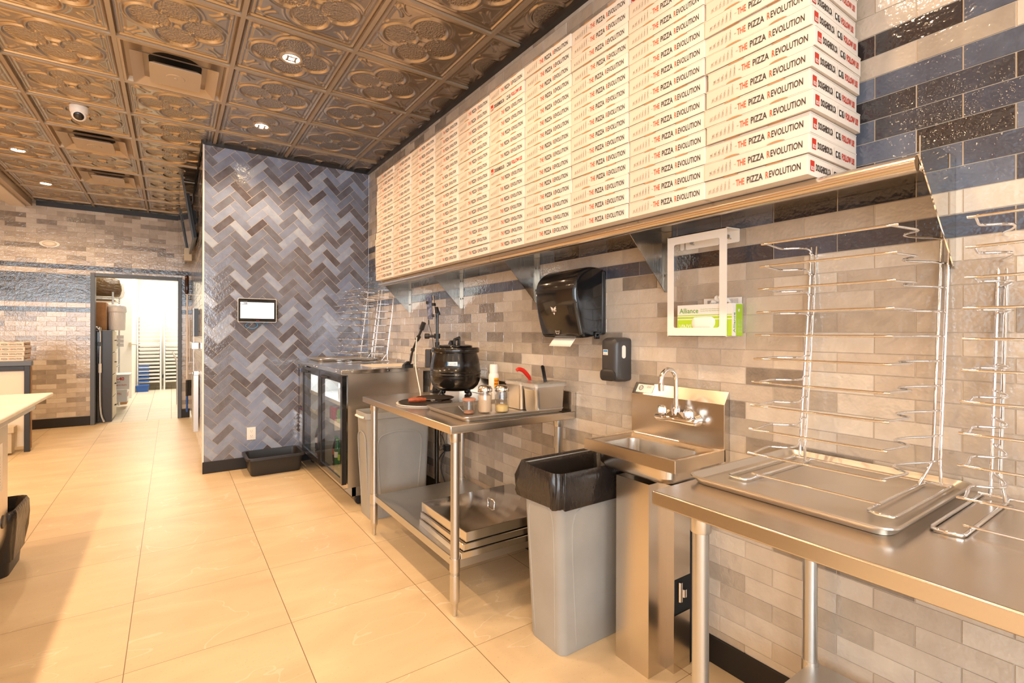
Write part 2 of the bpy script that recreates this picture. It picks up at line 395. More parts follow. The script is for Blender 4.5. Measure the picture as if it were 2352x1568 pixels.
def brick_wall(name, fn, regions, u0, mats, back):
    g = G(); g.c = []
    for (a, b, c, d) in regions:
        # grout slab
        vs = [fn(u, v, w) for w in (0, -back) for v in (c, d) for u in (a, b)]
        g.add(vs, [(0, 1, 3, 2), (4, 6, 7, 5), (0, 4, 5, 1), (2, 3, 7, 6), (0, 2, 6, 4), (1, 5, 7, 3)], 0); g.c += [(0, 0, 0, 1)]*6
    rnd = {}
    for (a, b, c, d) in regions:
        r0, r1 = int(math.floor((c-Z0)/TH)), int(math.ceil((d-Z0)/TH))
        for r in range(r0, r1):
            off = u0+(TL/2 if r % 2 else 0)
            for k in range(int((a-off)//TL), int((b-off)//TL)+1):
                if (r, k) not in rnd:
                    x = random.random()
                    rnd[(r, k)] = .30+.7*x**.75 if random.random() < .86 else random.uniform(.02, .28)
                    if r in BLUEROWS: rnd[(r, k)] = random.random()
                x0, x1 = off+k*TL+.0014, off+(k+1)*TL-.0014; y0, y1 = Z0+r*TH+.0012, Z0+(r+1)*TH-.0012
                p = clip([(x0, y0), (x1, y0), (x1, y1), (x0, y1)], a, b, c, d)
                if p and abs(p[0][0]-p[2][0]) > .003: put_tile(g, p, fn, rnd[(r, k)], 1 if r in BLUEROWS else 0)
    return struct(build(name, g, mats, smooth=False, fixn=True))
random.seed(21)
brick_wall('wall_right', lambda u, v, w: (WX+.0025-w, u, v), [(-4.0, HY, .10, 3.05)], .6105, ['grout', 'tile'], .10)
brick_wall('wall_back', lambda u, v, w: (u, BY+.0025-w, v), [(-4.95, -.895, .10, 3.05), (-.895, .082, 2.085, 3.05), (.082, .27, .10, 3.05)], .03, ['grout', 'tile'], .10)
brick_wall('wall_passage', lambda u, v, w: (HX+.0095-w, u, v), [(HY+.02, BY, .10, 3.05)], .08, ['grout', 'tile'], .10)
# herringbone wall
g = G(); g.c = []
fn = lambda u, v, w: (u, HY+.0025-w, v)
vs = [fn(u, v, w) for w in (0, -.10) for v in (.10, 3.05) for u in (HX+.012, WX)]
g.add(vs, [(0, 1, 3, 2), (4, 6, 7, 5), (0, 4, 5, 1), (2, 3, 7, 6), (0, 2, 6, 4), (1, 5, 7, 3)], 0); g.c += [(0, 0, 0, 1)]*6
HWt = .0665; HLt = 3*HWt; ax0, az0 = .359, 2.886
def hb(x, y):
    return (ax0+((x-y)-(HLt+HWt-(HWt-HLt)))/math.sqrt(2), az0+((x+y)-(2*HWt))/math.sqrt(2))
for i in range(-70, 30):
    for j in range(-6, 26):
        ox, oy = i*HWt+j*HLt, i*HWt-j*HLt
        for (x0, x1, y0, y1) in ((0, HLt, 0, HWt), (HLt, HLt+HWt, HWt-HLt, HWt)):
            e = .0017
            P = [hb(ox+a, oy+b) for a, b in ((x0+e, y0+e), (x1-e, y0+e), (x1-e, y1-e), (x0+e, y1-e))]
            if max(p[0] for p in P) < HX or min(p[0] for p in P) > WX or max(p[1] for p in P) < .1 or min(p[1] for p in P) > 3.05: continue
            P = clip(P, HX+.012, WX, .10, 3.05)
            if P:
                x = random.random(); put_tile(g, P, fn, x if random.random() < .82 else x*.35, 0, 1)
struct(build('wall_center', g, ['grout', 'herr'], smooth=False))
# plain walls behind and left of the camera, with storefront windows
g = G(); g.box(-5.0, WX+.1, -4.1, -4.0, 0, .7); g.box(-5.0, WX+.1, -4.1, -4.0, 2.8, 3.1); g.box(.6, WX+.1, -4.1, -4.0, .7, 2.8); g.box(-5, -4.6, -4.1, -4.0, .7, 2.8)
struct(build('wall_front', g, 'plaster', smooth=False))
g = G(); g.box(-5.1, -5.0, -4.1, 9.0, 0, .7); g.box(-5.1, -5.0, -4.1, 9.0, 2.8, 3.1); g.box(-5.1, -5, 1.5, 9.0, .7, 2.8); g.box(-5.1, -5, -4.1, -2.7, .7, 2.8)
struct(build('wall_left', g, 'tan', smooth=False))
for nm, bx in (('window_1', [(-4.6, .6, -4.06, -4.04, .7, 2.8)]), ('window_2', [(-5.06, -5.04, -2.7, 1.5, .7, 2.8)])):
    g = G()
    for b_ in bx: g.box(*b_)
    struct(build(nm, g, 'glass', smooth=False))
# floor
g = G(); g.box(-5.0, WX+.08, -4.0, 8.93, -.06, 0); struct(build('floor', g, 'floor', smooth=False))
g = G(); g.box(-3.2, 2.2, 8.93, 14.5, -.06, 0); struct(build('floor', g, 'floor2', smooth=False))
# baseboards
for nm, b_ in (('baseboard_right', (WX-.008, WX+.01, -3.9, HY, 0, .108)), ('baseboard_center', (HX+.002, WX-.01, HY-.010, HY+.01, 0, .108)),
               ('baseboard_back', (-4.9, -.94, BY-.012, BY+.01, 0, .13)), ('baseboard_back', (.125, .235, BY-.012, BY+.01, 0, .13))):
    g = G(); g.box(*b_); struct(build(nm, g, 'black', bevel=.003, smooth=False))
g = G(); g.box(HX-.001, HX+.012, HY-.002, HY+.03, .10, 3.045); struct(build('trim_1', g, 'white', smooth=False))
# dark wall angle under the ceiling
for nm, b_ in (('trim_2', (WX-.035, WX, -4, HY, 3.034, 3.085)), ('trim_3', (HX, WX-.035, HY-.012, HY, 3.034, 3.085)), ('trim_4', (HX-.014, HX, HY, BY, 3.034, 3.085)), ('trim_5', (-1.5, HX-.014, BY-.014, BY, 2.99, 3.06))):
    g = G(); g.box(*b_); struct(build(nm, g, 'bmatte', smooth=False))
# door frame of the back room doorway
t = thing('door_1', None, None, (-.40, 8.9, 0), kind='structure')
g = G(); g.box(-.938, -.889, 8.90, 9.05, 0, 2.13); g.box(.080, .128, 8.90, 9.05, 0, 2.13); g.box(-.889, .080, 8.90, 9.05, 2.082, 2.13)
build('door_frame', g, 'frame', t, bevel=.004)

# ------------------------------------------------ pressed tin ceiling
CZ = 3.06; PX = .614; PY = .630; GX0 = .327; GY0 = 3.689
def tin(u, v):
    """height (m, positive = towards the room) for u,v in -1..1"""
    a, b = abs(u), abs(v); e = max(a, b); h = 0
    g_ = lambda d, w: math.exp(-(d/w)**2)
    if e > .965: return 0
    h += .009*g_(e-.93, .018)+.007*g_(e-.86, .014)
    if e < .80: h += .004
    d = min(math.hypot(a-.42, b), math.hypot(a, b-.42))-.345
    if e < .84:
        h += .011*g_(d, .032)+.005*g_(d-.085, .018)
        if d < -.03:
            h += -.003
        # fleurs at the inner crossing of the lobes
        for p, q, w, k in ((.225, .225, .032, .010), (.285, .165, .022, .007), (.165, .285, .022, .007), (.16, .16, .022, .006), (.27, .27, .02, .006)):
            if d < .12: h += k*g_(math.hypot(a-p, b-q), w)
        # corner leaves
        c1 = abs(math.hypot(a-.90, b-.42)-.30); c2 = abs(math.hypot(a-.42, b-.90)-.30)
        if a+b > 1.12 and d > .10: h += .006*g_(c1, .022)+.006*g_(c2, .022)
        h += .005*g_(math.hypot(a-.74, b-.74)-.0, .05)
    return h
def tin_panel(fx0, fx1, fy0, fy1, n=110):
    nx = max(2, int(n*(fx1-fx0))); ny = max(2, int(n*(fy1-fy0))); g = G()
    vs = [((fx0+(fx1-fx0)*i/nx-.5)*PX, (fy0+(fy1-fy0)*j/ny-.5)*PY, -tin(2*(fx0+(fx1-fx0)*i/nx)-1, 2*(fy0+(fy1-fy0)*j/ny)-1)) for j in range(ny+1) for i in range(nx+1)]
    fs = [(j*(nx+1)+i, (j+1)*(nx+1)+i, (j+1)*(nx+1)+i+1, j*(nx+1)+i+1) for j in range(ny) for i in range(nx)]
    return g.add(vs, fs)
ceil = thing('ceiling', None, None, (0, 0, CZ), kind='structure')
proto = {}
VENTS = {(-1, 0), (-2, 3), (-2, 5)}      # column, row of the air diffusers
nx0, nx1 = -4, 2
npan = 0
for r in range(-5, 9):
    for c in range(nx0, nx1+1):
        x0 = GX0+c*PX; y0 = GY0+r*PY
        if c < -3 or (c, r) in VENTS: continue
        fx1 = min(1, (WX-.03-x0)/PX); fy1 = 1
        if y0+PY > BY: fy1 = (BY-.01-y0)/PY
        if x0 >= HX-.02 and y0 > HY-.05: continue
        if x0 >= HX-.02 and y0+PY > HY: fy1 = (HY-.01-y0)/PY
        if fy1 <= .03: continue
        if x0 < -1.55: continue
        k = (round(fx1, 3), round(fy1, 3), r < -3)
        if k not in proto:
            gg = tin_panel(0, fx1, 0, fy1, 110 if r >= -3 else 24)
            o = build('ceiling_panel', gg, 'tin', ceil, angle=80); proto[k] = o.data
            for v in o.data.vertices: v.co += Vector((0, 0, CZ))   # panel mesh is local
            o.data.update()
        else:
            o = bpy.data.objects.new('ceiling_panel', proto[k]); COL.objects.link(o); o.parent = ceil
        o.location = (x0+PX/2, y0+PY/2, .012); npan += 1
g = G()
for c in range(-3, 3):
    x = GX0+c*PX
    g.box(x-.012, x+.012, -4, BY if x < HX else HY, CZ-.008, CZ+.03)
for r in range(-12, 9):
    y = GY0+r*PY
    if y < HY: g.box(-1.54, WX, y-.012, y+.012, CZ-.0075, CZ+.03)
    elif y < BY: g.box(-1.54, HX, y-.012, y+.012, CZ-.0075, CZ+.03)
build('ceiling_grid', g, 'tgrid', ceil, smooth=False)
g = G(); g.box(-1.62, WX+.1, -4.1, 9.0, CZ+.06, CZ+.12); g.box(-5.0, -1.66, -4.1, 9.0, 3.0, 3.1)
build('ceiling_deck', g, 'plaster', ceil, smooth=False)
g = G(); g.box(-1.60, -1.54, -4, BY, 2.975, 3.11); struct(build('trim_6', g, 'diff', bevel=.004))
g = G(); g.box(-1.76, -1.60, -4, BY, 2.955, 2.985); struct(build('trim_7', g, 'panel', bevel=.004))
# diffusers
dd = None
for (c, r), lab in zip(sorted(VENTS, key=lambda t: t[1]), ('square bronze air diffuser nearest the camera, between two rows of tin ceiling panels', 'square bronze air diffuser just beyond the white dome camera, middle of three', 'square bronze air diffuser farthest away, above the back room doorway')):
    x = GX0+(c+.5)*PX; y = GY0+(r+.5)*PY
    if dd is None:
        t = thing('air_diffuser', lab, 'air vent', (x, y, CZ), 'square ceiling air diffusers')
        g = G()
        def cone(hx, z0, hi, z1, th):   # square louvre ring
            g.loft([rr(x, y, hx*PX, hx*PY, .012, z0), rr(x, y, hi*PX, hi*PY, .012, z1), rr(x, y, (hi-.012)*PX, (hi-.012)*PY, .01, z1+.004), rr(x, y, (hx-.012)*PX, (hx-.012)*PY, .01, z0+.006)], 0, False, False)
        g.loft([rr(x, y, .485*PX, .485*PY, .004, CZ-.004), rr(x, y, .455*PX, .455*PY, .004, CZ-.004), rr(x, y, .44*PX, .44*PY, .01, CZ+.030), rr(x, y, .25*PX, .25*PY, .02, CZ+.048), rr(x, y, .22*PX, .22*PY, .1, CZ+.052)], 0, False, False)
        build('vent_frame', g, 'diff', t, angle=30)
        g = G(); cone(.390, CZ-.028, .300, CZ+.006, 0); build('louvre', g, 'diff', t, angle=30)
        g = G(); g.loft([rr(x, y, .235*PX, .235*PY, .012, CZ-.034), rr(x, y, .235*PX, .235*PY, .012, CZ-.028), rr(x, y, .20*PX, .20*PY, .01, CZ-.010)]); g.lathe(x, y, [(.055, CZ-.034), (.05, CZ-.0375), (.012, CZ-.0375), (.010, CZ-.041), (.001, CZ-.041)], cap0=False)
        build('centre_plate', g, 'diff', t, angle=30)
        g = G(); g.lathe(x, y, [(.16, CZ+.049), (.16, CZ+.052)], n=32); build('duct_shade_disc', g, 'dark', t)  # dark disc standing in for the shade up inside the duct
        dd = t
    else: copy_tree(dd, (x, y, CZ), lab)
# recessed downlights
lt = None
LP = [(1, -1, 0), (1, 1, 0), (-2.5, 4.5, 0), (-2.5, 6.5, 0), (1, -3, 0), (1, -5, 0), (-2.5, 2, 1), (-2.5, 0, 1), (-2.5, -3, 1), (-.5, -3.5, 1), (-.5,-1.5,1)]
LPOS = [(.633, 3.374), (.633, 4.625), (-1.235, 6.58), (-1.24, 7.88), (.633, 2.11), (.633, .85), (-1.22, 5.25), (-1.22, 3.9), (-1.22, 2.6), (-1.22, 1.2), (.633, -.5), (-1.22, -.5), (.633, -1.9), (-3.2, .6), (-3.2, 2.8), (-3.2, 5.0), (-3.2, 7.2)]  # far left column is unseen, added to warm the reflections in the steel
LABS = ['bright recessed downlight nearest the camera, in the tin ceiling panel beside the near air diffuser', 'bright recessed downlight in front of the herringbone wall', 'bright recessed downlight at left, left of the middle air diffuser', 'bright recessed downlight farthest away, above the doorway at left']
for i, (x, y) in enumerate(LPOS):
    CZ = 3.06 if x > -1.7 else 3.0
    lab = LABS[i] if i < 4 else 'unseen recessed downlight outside the picture'
    if lt is None:
        t = thing('recessed_light', lab, 'ceiling light', (x, y, CZ), 'round recessed ceiling downlights')
        g = G(); g.lathe(x, y, [(.050, CZ-.008), (.058, CZ-.012), (.066, CZ-.010), (.068, CZ+.004)], cap0=False, cap1=False, n=40); build('trim_ring', g, 'diff', t)
        g = G(); g.lathe(x, y, [(.050, CZ-.008), (.001, CZ-.009)], cap0=False, n=40); build('lens', g, 'emis', t)
        lt = t; o = t
    else: o = copy_tree(lt, (x, y, CZ), lab)
    o.location.z = CZ+(.010 if x > -1.7 else .0)
    l = bpy.data.lights.new('downlight_bulb', 'SPOT'); l.energy = DOWN_POWER*(8 if x < -2 else 1.4 if y < 1.5 else 3.4 if y < 3 else 5.6); l.color = WARM; l.spot_size = math.radians(150); l.spot_blend = .6; l.shadow_soft_size = .045
    lo = bpy.data.objects.new('downlight_bulb', l); COL.objects.link(lo); lo.location = (0, 0, -.03); lo.parent = o
CZ = 3.06
# security camera
t = thing('security_camera', 'white dome security camera with a black lens on the tin ceiling', 'camera', (-.60, 5.02, CZ))
g = G(); g.lathe(-.60, 5.02, [(.058, CZ+.0), (.060, CZ-.012), (.058, CZ-.04), (.052, CZ-.055)], n=32); build('housing', g, 'white', t, bevel=.002)
g = G()
c0 = Vector((-.60, 5.02, CZ-.062)); dr = Vector((.05, -.9, -.75)).normalized(); q = dr.to_track_quat('Z', 'Y')
def orient(g2, q, c0):
    g2.v = [tuple(c0+q@Vector(v)) for v in g2.v]; return g2
g = G(); g.lathe(0, 0, [(.030, -.03), (.044, -.02), (.050, 0), (.048, .02), (.036, .034)], n=32); orient(g, q, c0); build('ball', g, 'white', t)
g = G(); g.lathe(0, 0, [(.033, .0335), (.028, .040), (.014, .043), (.001, .044)], n=32); orient(g, q, c0); build('lens', g, 'bplastic', t)

# ------------------------------------------------ wall shelf
SF, SZ = 1.500, 1.752
t = thing('wall_shelf', 'long stainless steel wall shelf with a rolled front edge carrying the stacked white boxes', 'shelf', (WX, 2.3, SZ))
g = G(); g.box(SF+.02, WX-.002, .424, 4.18, SZ-.004, SZ); g.box(WX-.004, WX-.002, .424, 4.18, SZ, SZ+.04)
build('shelf_board', g, 'steel', t, smooth=False)
for y0, y1 in ((.430, 2.358), (2.361, 4.18)):
    g = G(); n = 14; R = .0225; pr = []
    for i in range(n+1):
        a = PI/2+i/n*PI*1.25
        pr.append((SF+R+R*math.cos(a), SZ-R+R*math.sin(a)))
    pr2 = [(SF+R+(R-.002)*math.cos(PI/2+i/n*PI*1.25), SZ-R+(R-.002)*math.sin(PI/2+i/n*PI*1.25)) for i in range(n, -1, -1)]
    g.prism([(x, y0, z) for x, z in [(SF+.03, SZ)]+pr+pr2+[(SF+.03, SZ-.002)]], (0, y1-y0, 0))
    build('rolled_edge', g, 'steel', t, angle=30)
for i, y in enumerate((1.375, 2.29, 3.199, 4.150)):
    g = G(); g.prism([(WX-.001, y, SZ-.005), (SF+.035, y, SZ-.005), (SF+.035, y, SZ-.02), (WX-.012, y, 1.487), (WX-.001, y, 1.487)], (0, -.003, 0))
    g.box(WX-.004, WX-.001, y-.030, y, 1.487, SZ-.005)
    g.tube([(WX-.0045, y-.018, 1.56), (WX-.008, y-.018, 1.56)], .006, 8); g.tube([(WX-.0045, y-.018, 1.69), (WX-.008, y-.018, 1.69)], .006, 8)
    build('bracket', g, 'steelb', t, smooth=False)
g = G(); y = .424
g.prism([(WX-.001, y, SZ+.042), (SF+.012, y, SZ+.042), (SF+.012, y, SZ-.012), (SF+.045, y, SZ-.045), (WX-.008, y, 1.489), (WX-.001, y, 1.489)], (0, -.003, 0))
build('end_bracket', g, 'steelm', t, smooth=False)
g = G(); g.tube([(SF+.035, y+.006, SZ-.03), (SF+.035, y-.001, SZ-.03)], .007, 10); g.box(SF+.02, SF+.05, y+.001, y+.004, SZ-.04, SZ-.005); build('bolt', g, 'chrome', t)

# ------------------------------------------------ pizza boxes
BW, BD, BH = .325, .305, .0568
def figure(pose):
    """little walking silhouettes, pose 0 = on all fours .. 1 = upright; list of polygons in 0..1"""
    P = []
    def limb(a, b, w0, w1):
        ax, ay = a; bx, by = b; L = math.hypot(bx-ax, by-ay); nx, ny = -(by-ay)/L, (bx-ax)/L
        P.append([(ax+nx*w0, ay+ny*w0), (bx+nx*w1, by+ny*w1), (bx-nx*w1, by-ny*w1), (ax-nx*w0, ay-ny*w0)])
    h = .55+.42*pose; lean = (1-pose)*.32
    hip = (.40, .42+.06*pose); sh = (hip[0]+lean+.02, h-.16); head = (sh[0]+.06+.05*(1-pose), h-.04)
    limb(hip, sh, .085, .10)
    limb(hip, (.33+.10*(1-pose), .22), .07, .05); limb((.33+.10*(1-pose), .22), (.22, .0), .05, .035)
    limb(hip, (.53+.06*(1-pose), .24), .07, .05); limb((.53+.06*(1-pose), .24), (.55, .0), .05, .035)
    limb(sh, (sh[0]+.12, sh[1]-.20), .05, .04); limb((sh[0]+.12, sh[1]-.20), (sh[0]+.20-.1*pose, max(.02, sh[1]-.36-.12*(1-pose))), .04, .03)
    P.append([(head[0]+.075*math.cos(k*PI/4), head[1]+.085*math.sin(k*PI/4)) for k in range(8)])
    return P
def front_print(g, x, yl, z, w, h, side=False):
    """print on the face looking to -X, starting at y=yl (left in the picture) and going towards -Y"""
    R = (0, -1, 0); U = (0, 0, 1)
    f = lambda u, v: (x-.0006, yl-u*w, z+v*h)
    for i in range(6):
        p = i/5; fw_ = .047*w; fh = h*(.46+.16*p)
        for poly in figure(p):
            g.poly2(poly, f(.050+.043*i, .22), (0, -fw_, 0), (0, 0, fh), 2)
    g.quad(f(.325, .46), f(.345, .46), f(.345, .50), f(.325, .50), 2)
    g.text('THE', f(.355, .30), R, U, .085*w, .38*h, 1, .012)
    g.text('PIZZA', f(.465, .30), R, U, .150*w, .38*h, 0, .012)
    g.text('R', f(.642, .30), R, U, .026*w, .38*h, 1, .012)
    g.text('EVOLUTION', f(.6745, .30), R, U, .272*w, .38*h, 0, .012)
def side_print(g, o, R, w, h):
    """maker's print along direction R"""
    o = Vector(o); R = Vector(R); U = Vector((0, 0, 1)); P = lambda u, v: tuple(o+R*u*w+U*v*h)
    g.quad(P(.05, .22), P(.125, .22), P(.125, .78), P(.05, .78), 3)
    g.text('BOX', tuple(Vector(P(.058, .26))+R.cross(U)*.0004), R, U, .060*w, .22*h, 4, .02)
    g.text('DOUGHBOX.CA', P(.155, .30), R, U, .30*w, .38*h, 0, .03)
    g.quad(P(.49, .2), P(.494, .2), P(.494, .8), P(.49, .8), 2)
    for a in (.525, .585):
        g.quad(P(a, .30), P(a+.045, .30), P(a+.045, .66), P(a, .66), 0)
    q = R.cross(U)*.0004
    g.add([tuple(Vector(P(.547+.015*math.cos(k*PI/5), .48+.12*math.sin(k*PI/5)))+q) for k in range(10)], [tuple(range(10))], 4)
    g.text('f', tuple(Vector(P(.600, .34))+q), R, U, .018*w, .30*h, 4, .03)
    g.text('FOLLOW US!', P(.66, .30), R, U, .28*w, .38*h, 3, .03)
INK = ['inkb', 'inkr', 'inkg', 'red', 'white']
def make_box(turned=False, side=True):
    t = thing('pizza_box', 'x', 'box', (0, 0, 0), 'white printed pizza boxes stacked on the wall shelf')
    g = G(); g.loft([rr(0, 0, BD/2, BW/2, .003, 0, 2), rr(0, 0, BD/2, BW/2, .003, BH-.004, 2)]); build('tray', g, 'card', t, angle=50)
    g = G(); g.loft([rr(0, 0, BD/2+.0008, BW/2+.0008, .003, BH-.0038, 2), rr(0, 0, BD/2+.0008, BW/2+.0008, .003, BH-.001, 2), rr(0, 0, BD/2-.002, BW/2-.002, .003, BH, 2)])
    build('lid', g, 'card', t, angle=50)
    for yc in (BW*.20, -BW*.22):
        g = G(); n = 10
        pts = [(-BD/2-.0018, yc+.026*math.cos(PI*i/n), BH-.0028+.0052*math.sin(PI*i/n)) for i in range(n+1)]
        g.prism(pts, (.004, 0, 0)); build('tuck_tab', g, 'kraft', t, smooth=False)
    g = G()
    if not turned:
        front_print(g, -BD/2-.0006, BW/2, .001, BW, BH-.004)
        build('front_print', g, INK, t, smooth=False, fixn=False); g = G()
        side_print(g, (-BD/2, -BW/2-.0012, .001), (1, 0, 0), BD, BH-.004)
    else:
        side_print(g, (-BD/2-.0012, BW/2, .001), (0, -1, 0), BW, BH-.004)
    build('side_print', g, INK, t, smooth=False, fixn=False)
    return t
pb = make_box(); pbt = make_box(True)
LEFT = [.974, 1.301, 1.630, 1.976, 2.305, 2.659, 2.984, 3.381, 3.730, 4.120]
NB = [12, 14, 15, 15, 15, 15, 15, 15, 15, 15]
ORD = ['bottom', 'second', 'third', 'fourth', 'fifth', 'sixth', 'seventh', 'eighth', 'ninth', 'tenth', 'eleventh', 'twelfth', 'thirteenth', 'fourteenth', 'topmost']
STK = ['nearest stack', 'second stack from the right', 'third stack from the right', 'fourth stack from the right', 'fifth stack from the right', 'sixth stack from the right', 'fourth stack from the far left end', 'third stack from the far left end', 'second stack from the far left end', 'farthest stack']
TURN = {(4, 7), (4, 13)}
rng = random.Random(5); first = {}
for si, (yl, nb) in enumerate(zip(LEFT, NB)):
    for k in range(nb):
        tn = (si, k) in TURN
        if si == 0: dy = [0.010, 0.004, 0.006, -.006, .004, -.004, -.006, .0, .008, .002, 0, .003][k]; dx = [0.004, .0, .006, -.002, .001, -.001, .004, .0, .003, -.004, .0, .002][k]
        elif si == 9: dy = (.02 if k < 7 else -.012)+rng.uniform(-.006, .006); dx = rng.uniform(-.004, .004)
        else: dy = rng.uniform(-.0015, .0015) if rng.random() < .75 else rng.uniform(-.002, .004); dx = rng.uniform(-.004, .004)
        rz = rng.gauss(0, .004)
        sc = (yl-([.645]+LEFT)[si]-.004)/BW if si else 1
        loc = (WX-.022-BD/2+dx, yl-BW*sc/2-.003+dy, SZ+.0015+k*.0588)
        name = ORD[k] if not (k == nb-1 and nb == 15) else 'topmost'
        if k == 0: where = 'bottom of the'
        elif name == 'topmost': where = 'topmost of the'
        else: where = ORD[k]+' from the bottom in the'
        lab = ('end-on white pizza box, ' if tn else 'white pizza box, ')+where+' '+STK[si]
        src = pbt if tn else pb
        if tn not in first: first[tn] = src; o = src; o.location = loc; o['label'] = lab
        else: o = copy_tree(src, loc, lab)
        o.rotation_euler = (0, 0, rz); o.scale = (1, sc, 1)

# ------------------------------------------------ paper towel dispenser
ya, yb = 1.735, 2.045
t = thing('towel_dispenser', 'large glossy black paper towel dispenser on the tiled wall with a white sheet hanging out', 'paper towel dispenser', (WX, 1.88, 1.29))
def prof_loft(g, prof, y0, y1, tap, m=0, r=.025):
    """side profile (x,z) extruded along y with rounded ends; tap shrinks the ends"""
    cx = sum(p[0] for p in prof)/len(prof); cz = sum(p[1] for p in prof)/len(prof)
    rings = []
    ys = [(y0, r), (y0+r*.15, r*.5), (y0+r*.5, r*.15), (y0+r, 0), (y1-r, 0), (y1-r*.5, r*.15), (y1-r*.15, r*.5), (y1, r)]
    for y, s_ in ys:
        rings.append([(x+(s_*(.9 if x < WX-.03 else 0)), y, z-(s_*.5 if z > cz else -s_*.3)) for x, z in prof])
    g.loft(rings, m)
def curve2(pts, k=6):
    out = []
    for i in range(len(pts)-1):
        p0 = pts[max(i-1, 0)]; p1 = pts[i]; p2 = pts[i+1]; p3 = pts[min(i+2, len(pts)-1)]
        for j in range(k):
            tt = j/k
            out.append(tuple(.5*((2*p1[a])+(p2[a]-p0[a])*tt+(2*p0[a]-5*p1[a]+4*p2[a]-p3[a])*tt*tt+(3*p1[a]-p0[a]-3*p2[a]+p3[a])*tt**3) for a in (0, 1)))
    return out+[pts[-1]]
prof = curve2([(WX-.002, 1.622), (1.735, 1.634), (1.670, 1.628), (1.610, 1.595), (1.580, 1.545), (1.578, 1.48), (1.592, 1.40), (1.615, 1.320), (1.628, 1.292), (1.66, 1.284), (WX-.002, 1.303)], 5)
g = G(); prof_loft(g, prof, ya, yb, 0); build('cover', g, 'bplastic', t, angle=40)
g = G(); g.box(WX-.030, WX-.001, ya-.004, yb+.004, 1.300, 1.618); build('back_plate', g, 'bmatte', t, bevel=.01)
g = G(); xs = 1.5835
g.add([(1.5785, 1.985, 1.508), (1.5785, 1.80, 1.508), (1.583, 1.815, 1.468), (1.583, 1.97, 1.468)], [(0, 1, 2, 3)]); build('window', g, 'greyd', t, smooth=False)
g = G()
def onf(y, z):   # front face x at height z
    return 1.5785+(1.47-z)*.20 if z < 1.47 else 1.5765
RF = (0, -1, 0); UF = Vector((.20, 0, -1)).normalized()*-1
def P_(y, z, d=.0012): return (onf(y, z)-d, y, z)
g.text('TITAN', P_(1.915, 1.415), RF, UF, .036, .010, 0, .02)
for s_ in (-1, 1):
    pts = [(0, .012), (s_*.006, .020), (s_*.022, .026), (s_*.017, .018), (s_*.021, .014), (s_*.013, .011), (s_*.006, .004)]
    g.add([P_(1.897-a, 1.415+b) for a, b in pts], [tuple(range(7))])
g.add([P_(1.897-a, 1.410+b) for a, b in ((-.008, 0), (.008, 0), (0, -.012))], [(0, 1, 2)])
g.text('kruger', (1.5770, 2.012, 1.500), RF, (0, 0, 1), .022, .008, 0, .02); g.add([(1.5768, 2.022+.005*math.cos(k*PI/4), 1.504+.005*math.sin(k*PI/4)) for k in range(8)], [tuple(range(8))])
for s_ in (-1, 1): g.add([P_(1.893-a, 1.322+b) for a, b in ((s_*.014, 0), (s_*.016, 0), (s_*.011, -.018), (s_*.009, -.018))], [(0, 1, 2, 3)])
g.add([P_(1.893-a, 1.316+b) for a, b in ((-.010, 0), (.010, 0), (.010, .002), (-.010, .002))], [(0, 1, 2, 3)])
g.text('ATS', P_(1.903, 1.302), RF, UF, .020, .006, 0, .01)
build('emblem', g, 'greybox', t, smooth=False, fixn=False)
g = G(); g.tube([(1.72, ya+.001, 1.305), (1.72, ya-.012, 1.305)], .012, 12); g.box(1.705, 1.735, ya-.012, ya, 1.280, 1.305); build('latch', g, 'bplastic', t, bevel=.002)
g = G(); n = 26
top = [(1.648, 1.962-.165*i/n, 1.288) for i in range(n+1)]; bot = [(1.622+.001*(i % 2), 1.976-.165*i/n, 1.243-.0025*(i % 2)) for i in range(n+1)]
g.add(top+bot, [(i, i+1, n+2+i, n+1+i) for i in range(n)])
o = build('paper_sheet', g, 'paper', t); sm = o.modifiers.new('s', 'SOLIDIFY'); sm.thickness = .0008
# ------------------------------------------------ soap dispenser
t = thing('soap_dispenser', 'small dark grey soap dispenser on the tiles below and right of the towel dispenser', 'soap dispenser', (WX, 1.62, 1.08))
def ringyz(y, z, hy, hz, r, x, n=6): return toX(rr(y, z, hy, hz, r, x, n))
g = G(); yc, zc = 1.621, 1.185
g.loft([ringyz(yc, zc, .050, .100, .015, WX-.001), ringyz(yc, zc, .053, .104, .02, WX-.03), ringyz(yc, zc+.0, .053, .103, .025, WX-.07), ringyz(yc, zc, .048, .098, .025, WX-.092), ringyz(yc, zc, .036, .086, .025, WX-.102)])
build('housing', g, 'greyd', t, angle=40)
g = G(); g.loft([ringyz(yc+.003, 1.112, .046, .026, .02, WX-.085), ringyz(yc+.003, 1.112, .046, .026, .02, WX-.105), ringyz(yc+.003, 1.114, .034, .018, .016, WX-.110)]); build('push_bar', g, 'bmatte', t, angle=40)
g = G(); g.quad((WX-.1030, 1.652, 1.232), (WX-.1030, 1.622, 1.232), (WX-.1030, 1.622, 1.206), (WX-.1030, 1.652, 1.206), 0)
g.quad((WX-.1034, 1.650, 1.230), (WX-.1034, 1.624, 1.230), (WX-.1034, 1.624, 1.220), (WX-.1034, 1.650, 1.220), 1); g.text('DEBSOAP', (WX-.1034, 1.648, 1.208), RF, (0, 0, 1), .020, .005, 2)
build('label_sticker', g, ['white', 'bluec', 'inkb'], t, smooth=False)
g = G(); g.loft([[(p[0], yc-.0545+.001*0, p[1]) for p in [(q[0], q[1]) for q in rr(WX-.055, 1.222, .012, .030, .011, 0)]], [(p[0], yc-.051, p[1]) for p in rr(WX-.055, 1.222, .012, .030, .011, 0)]]); build('level_window', g, 'whitep', t)

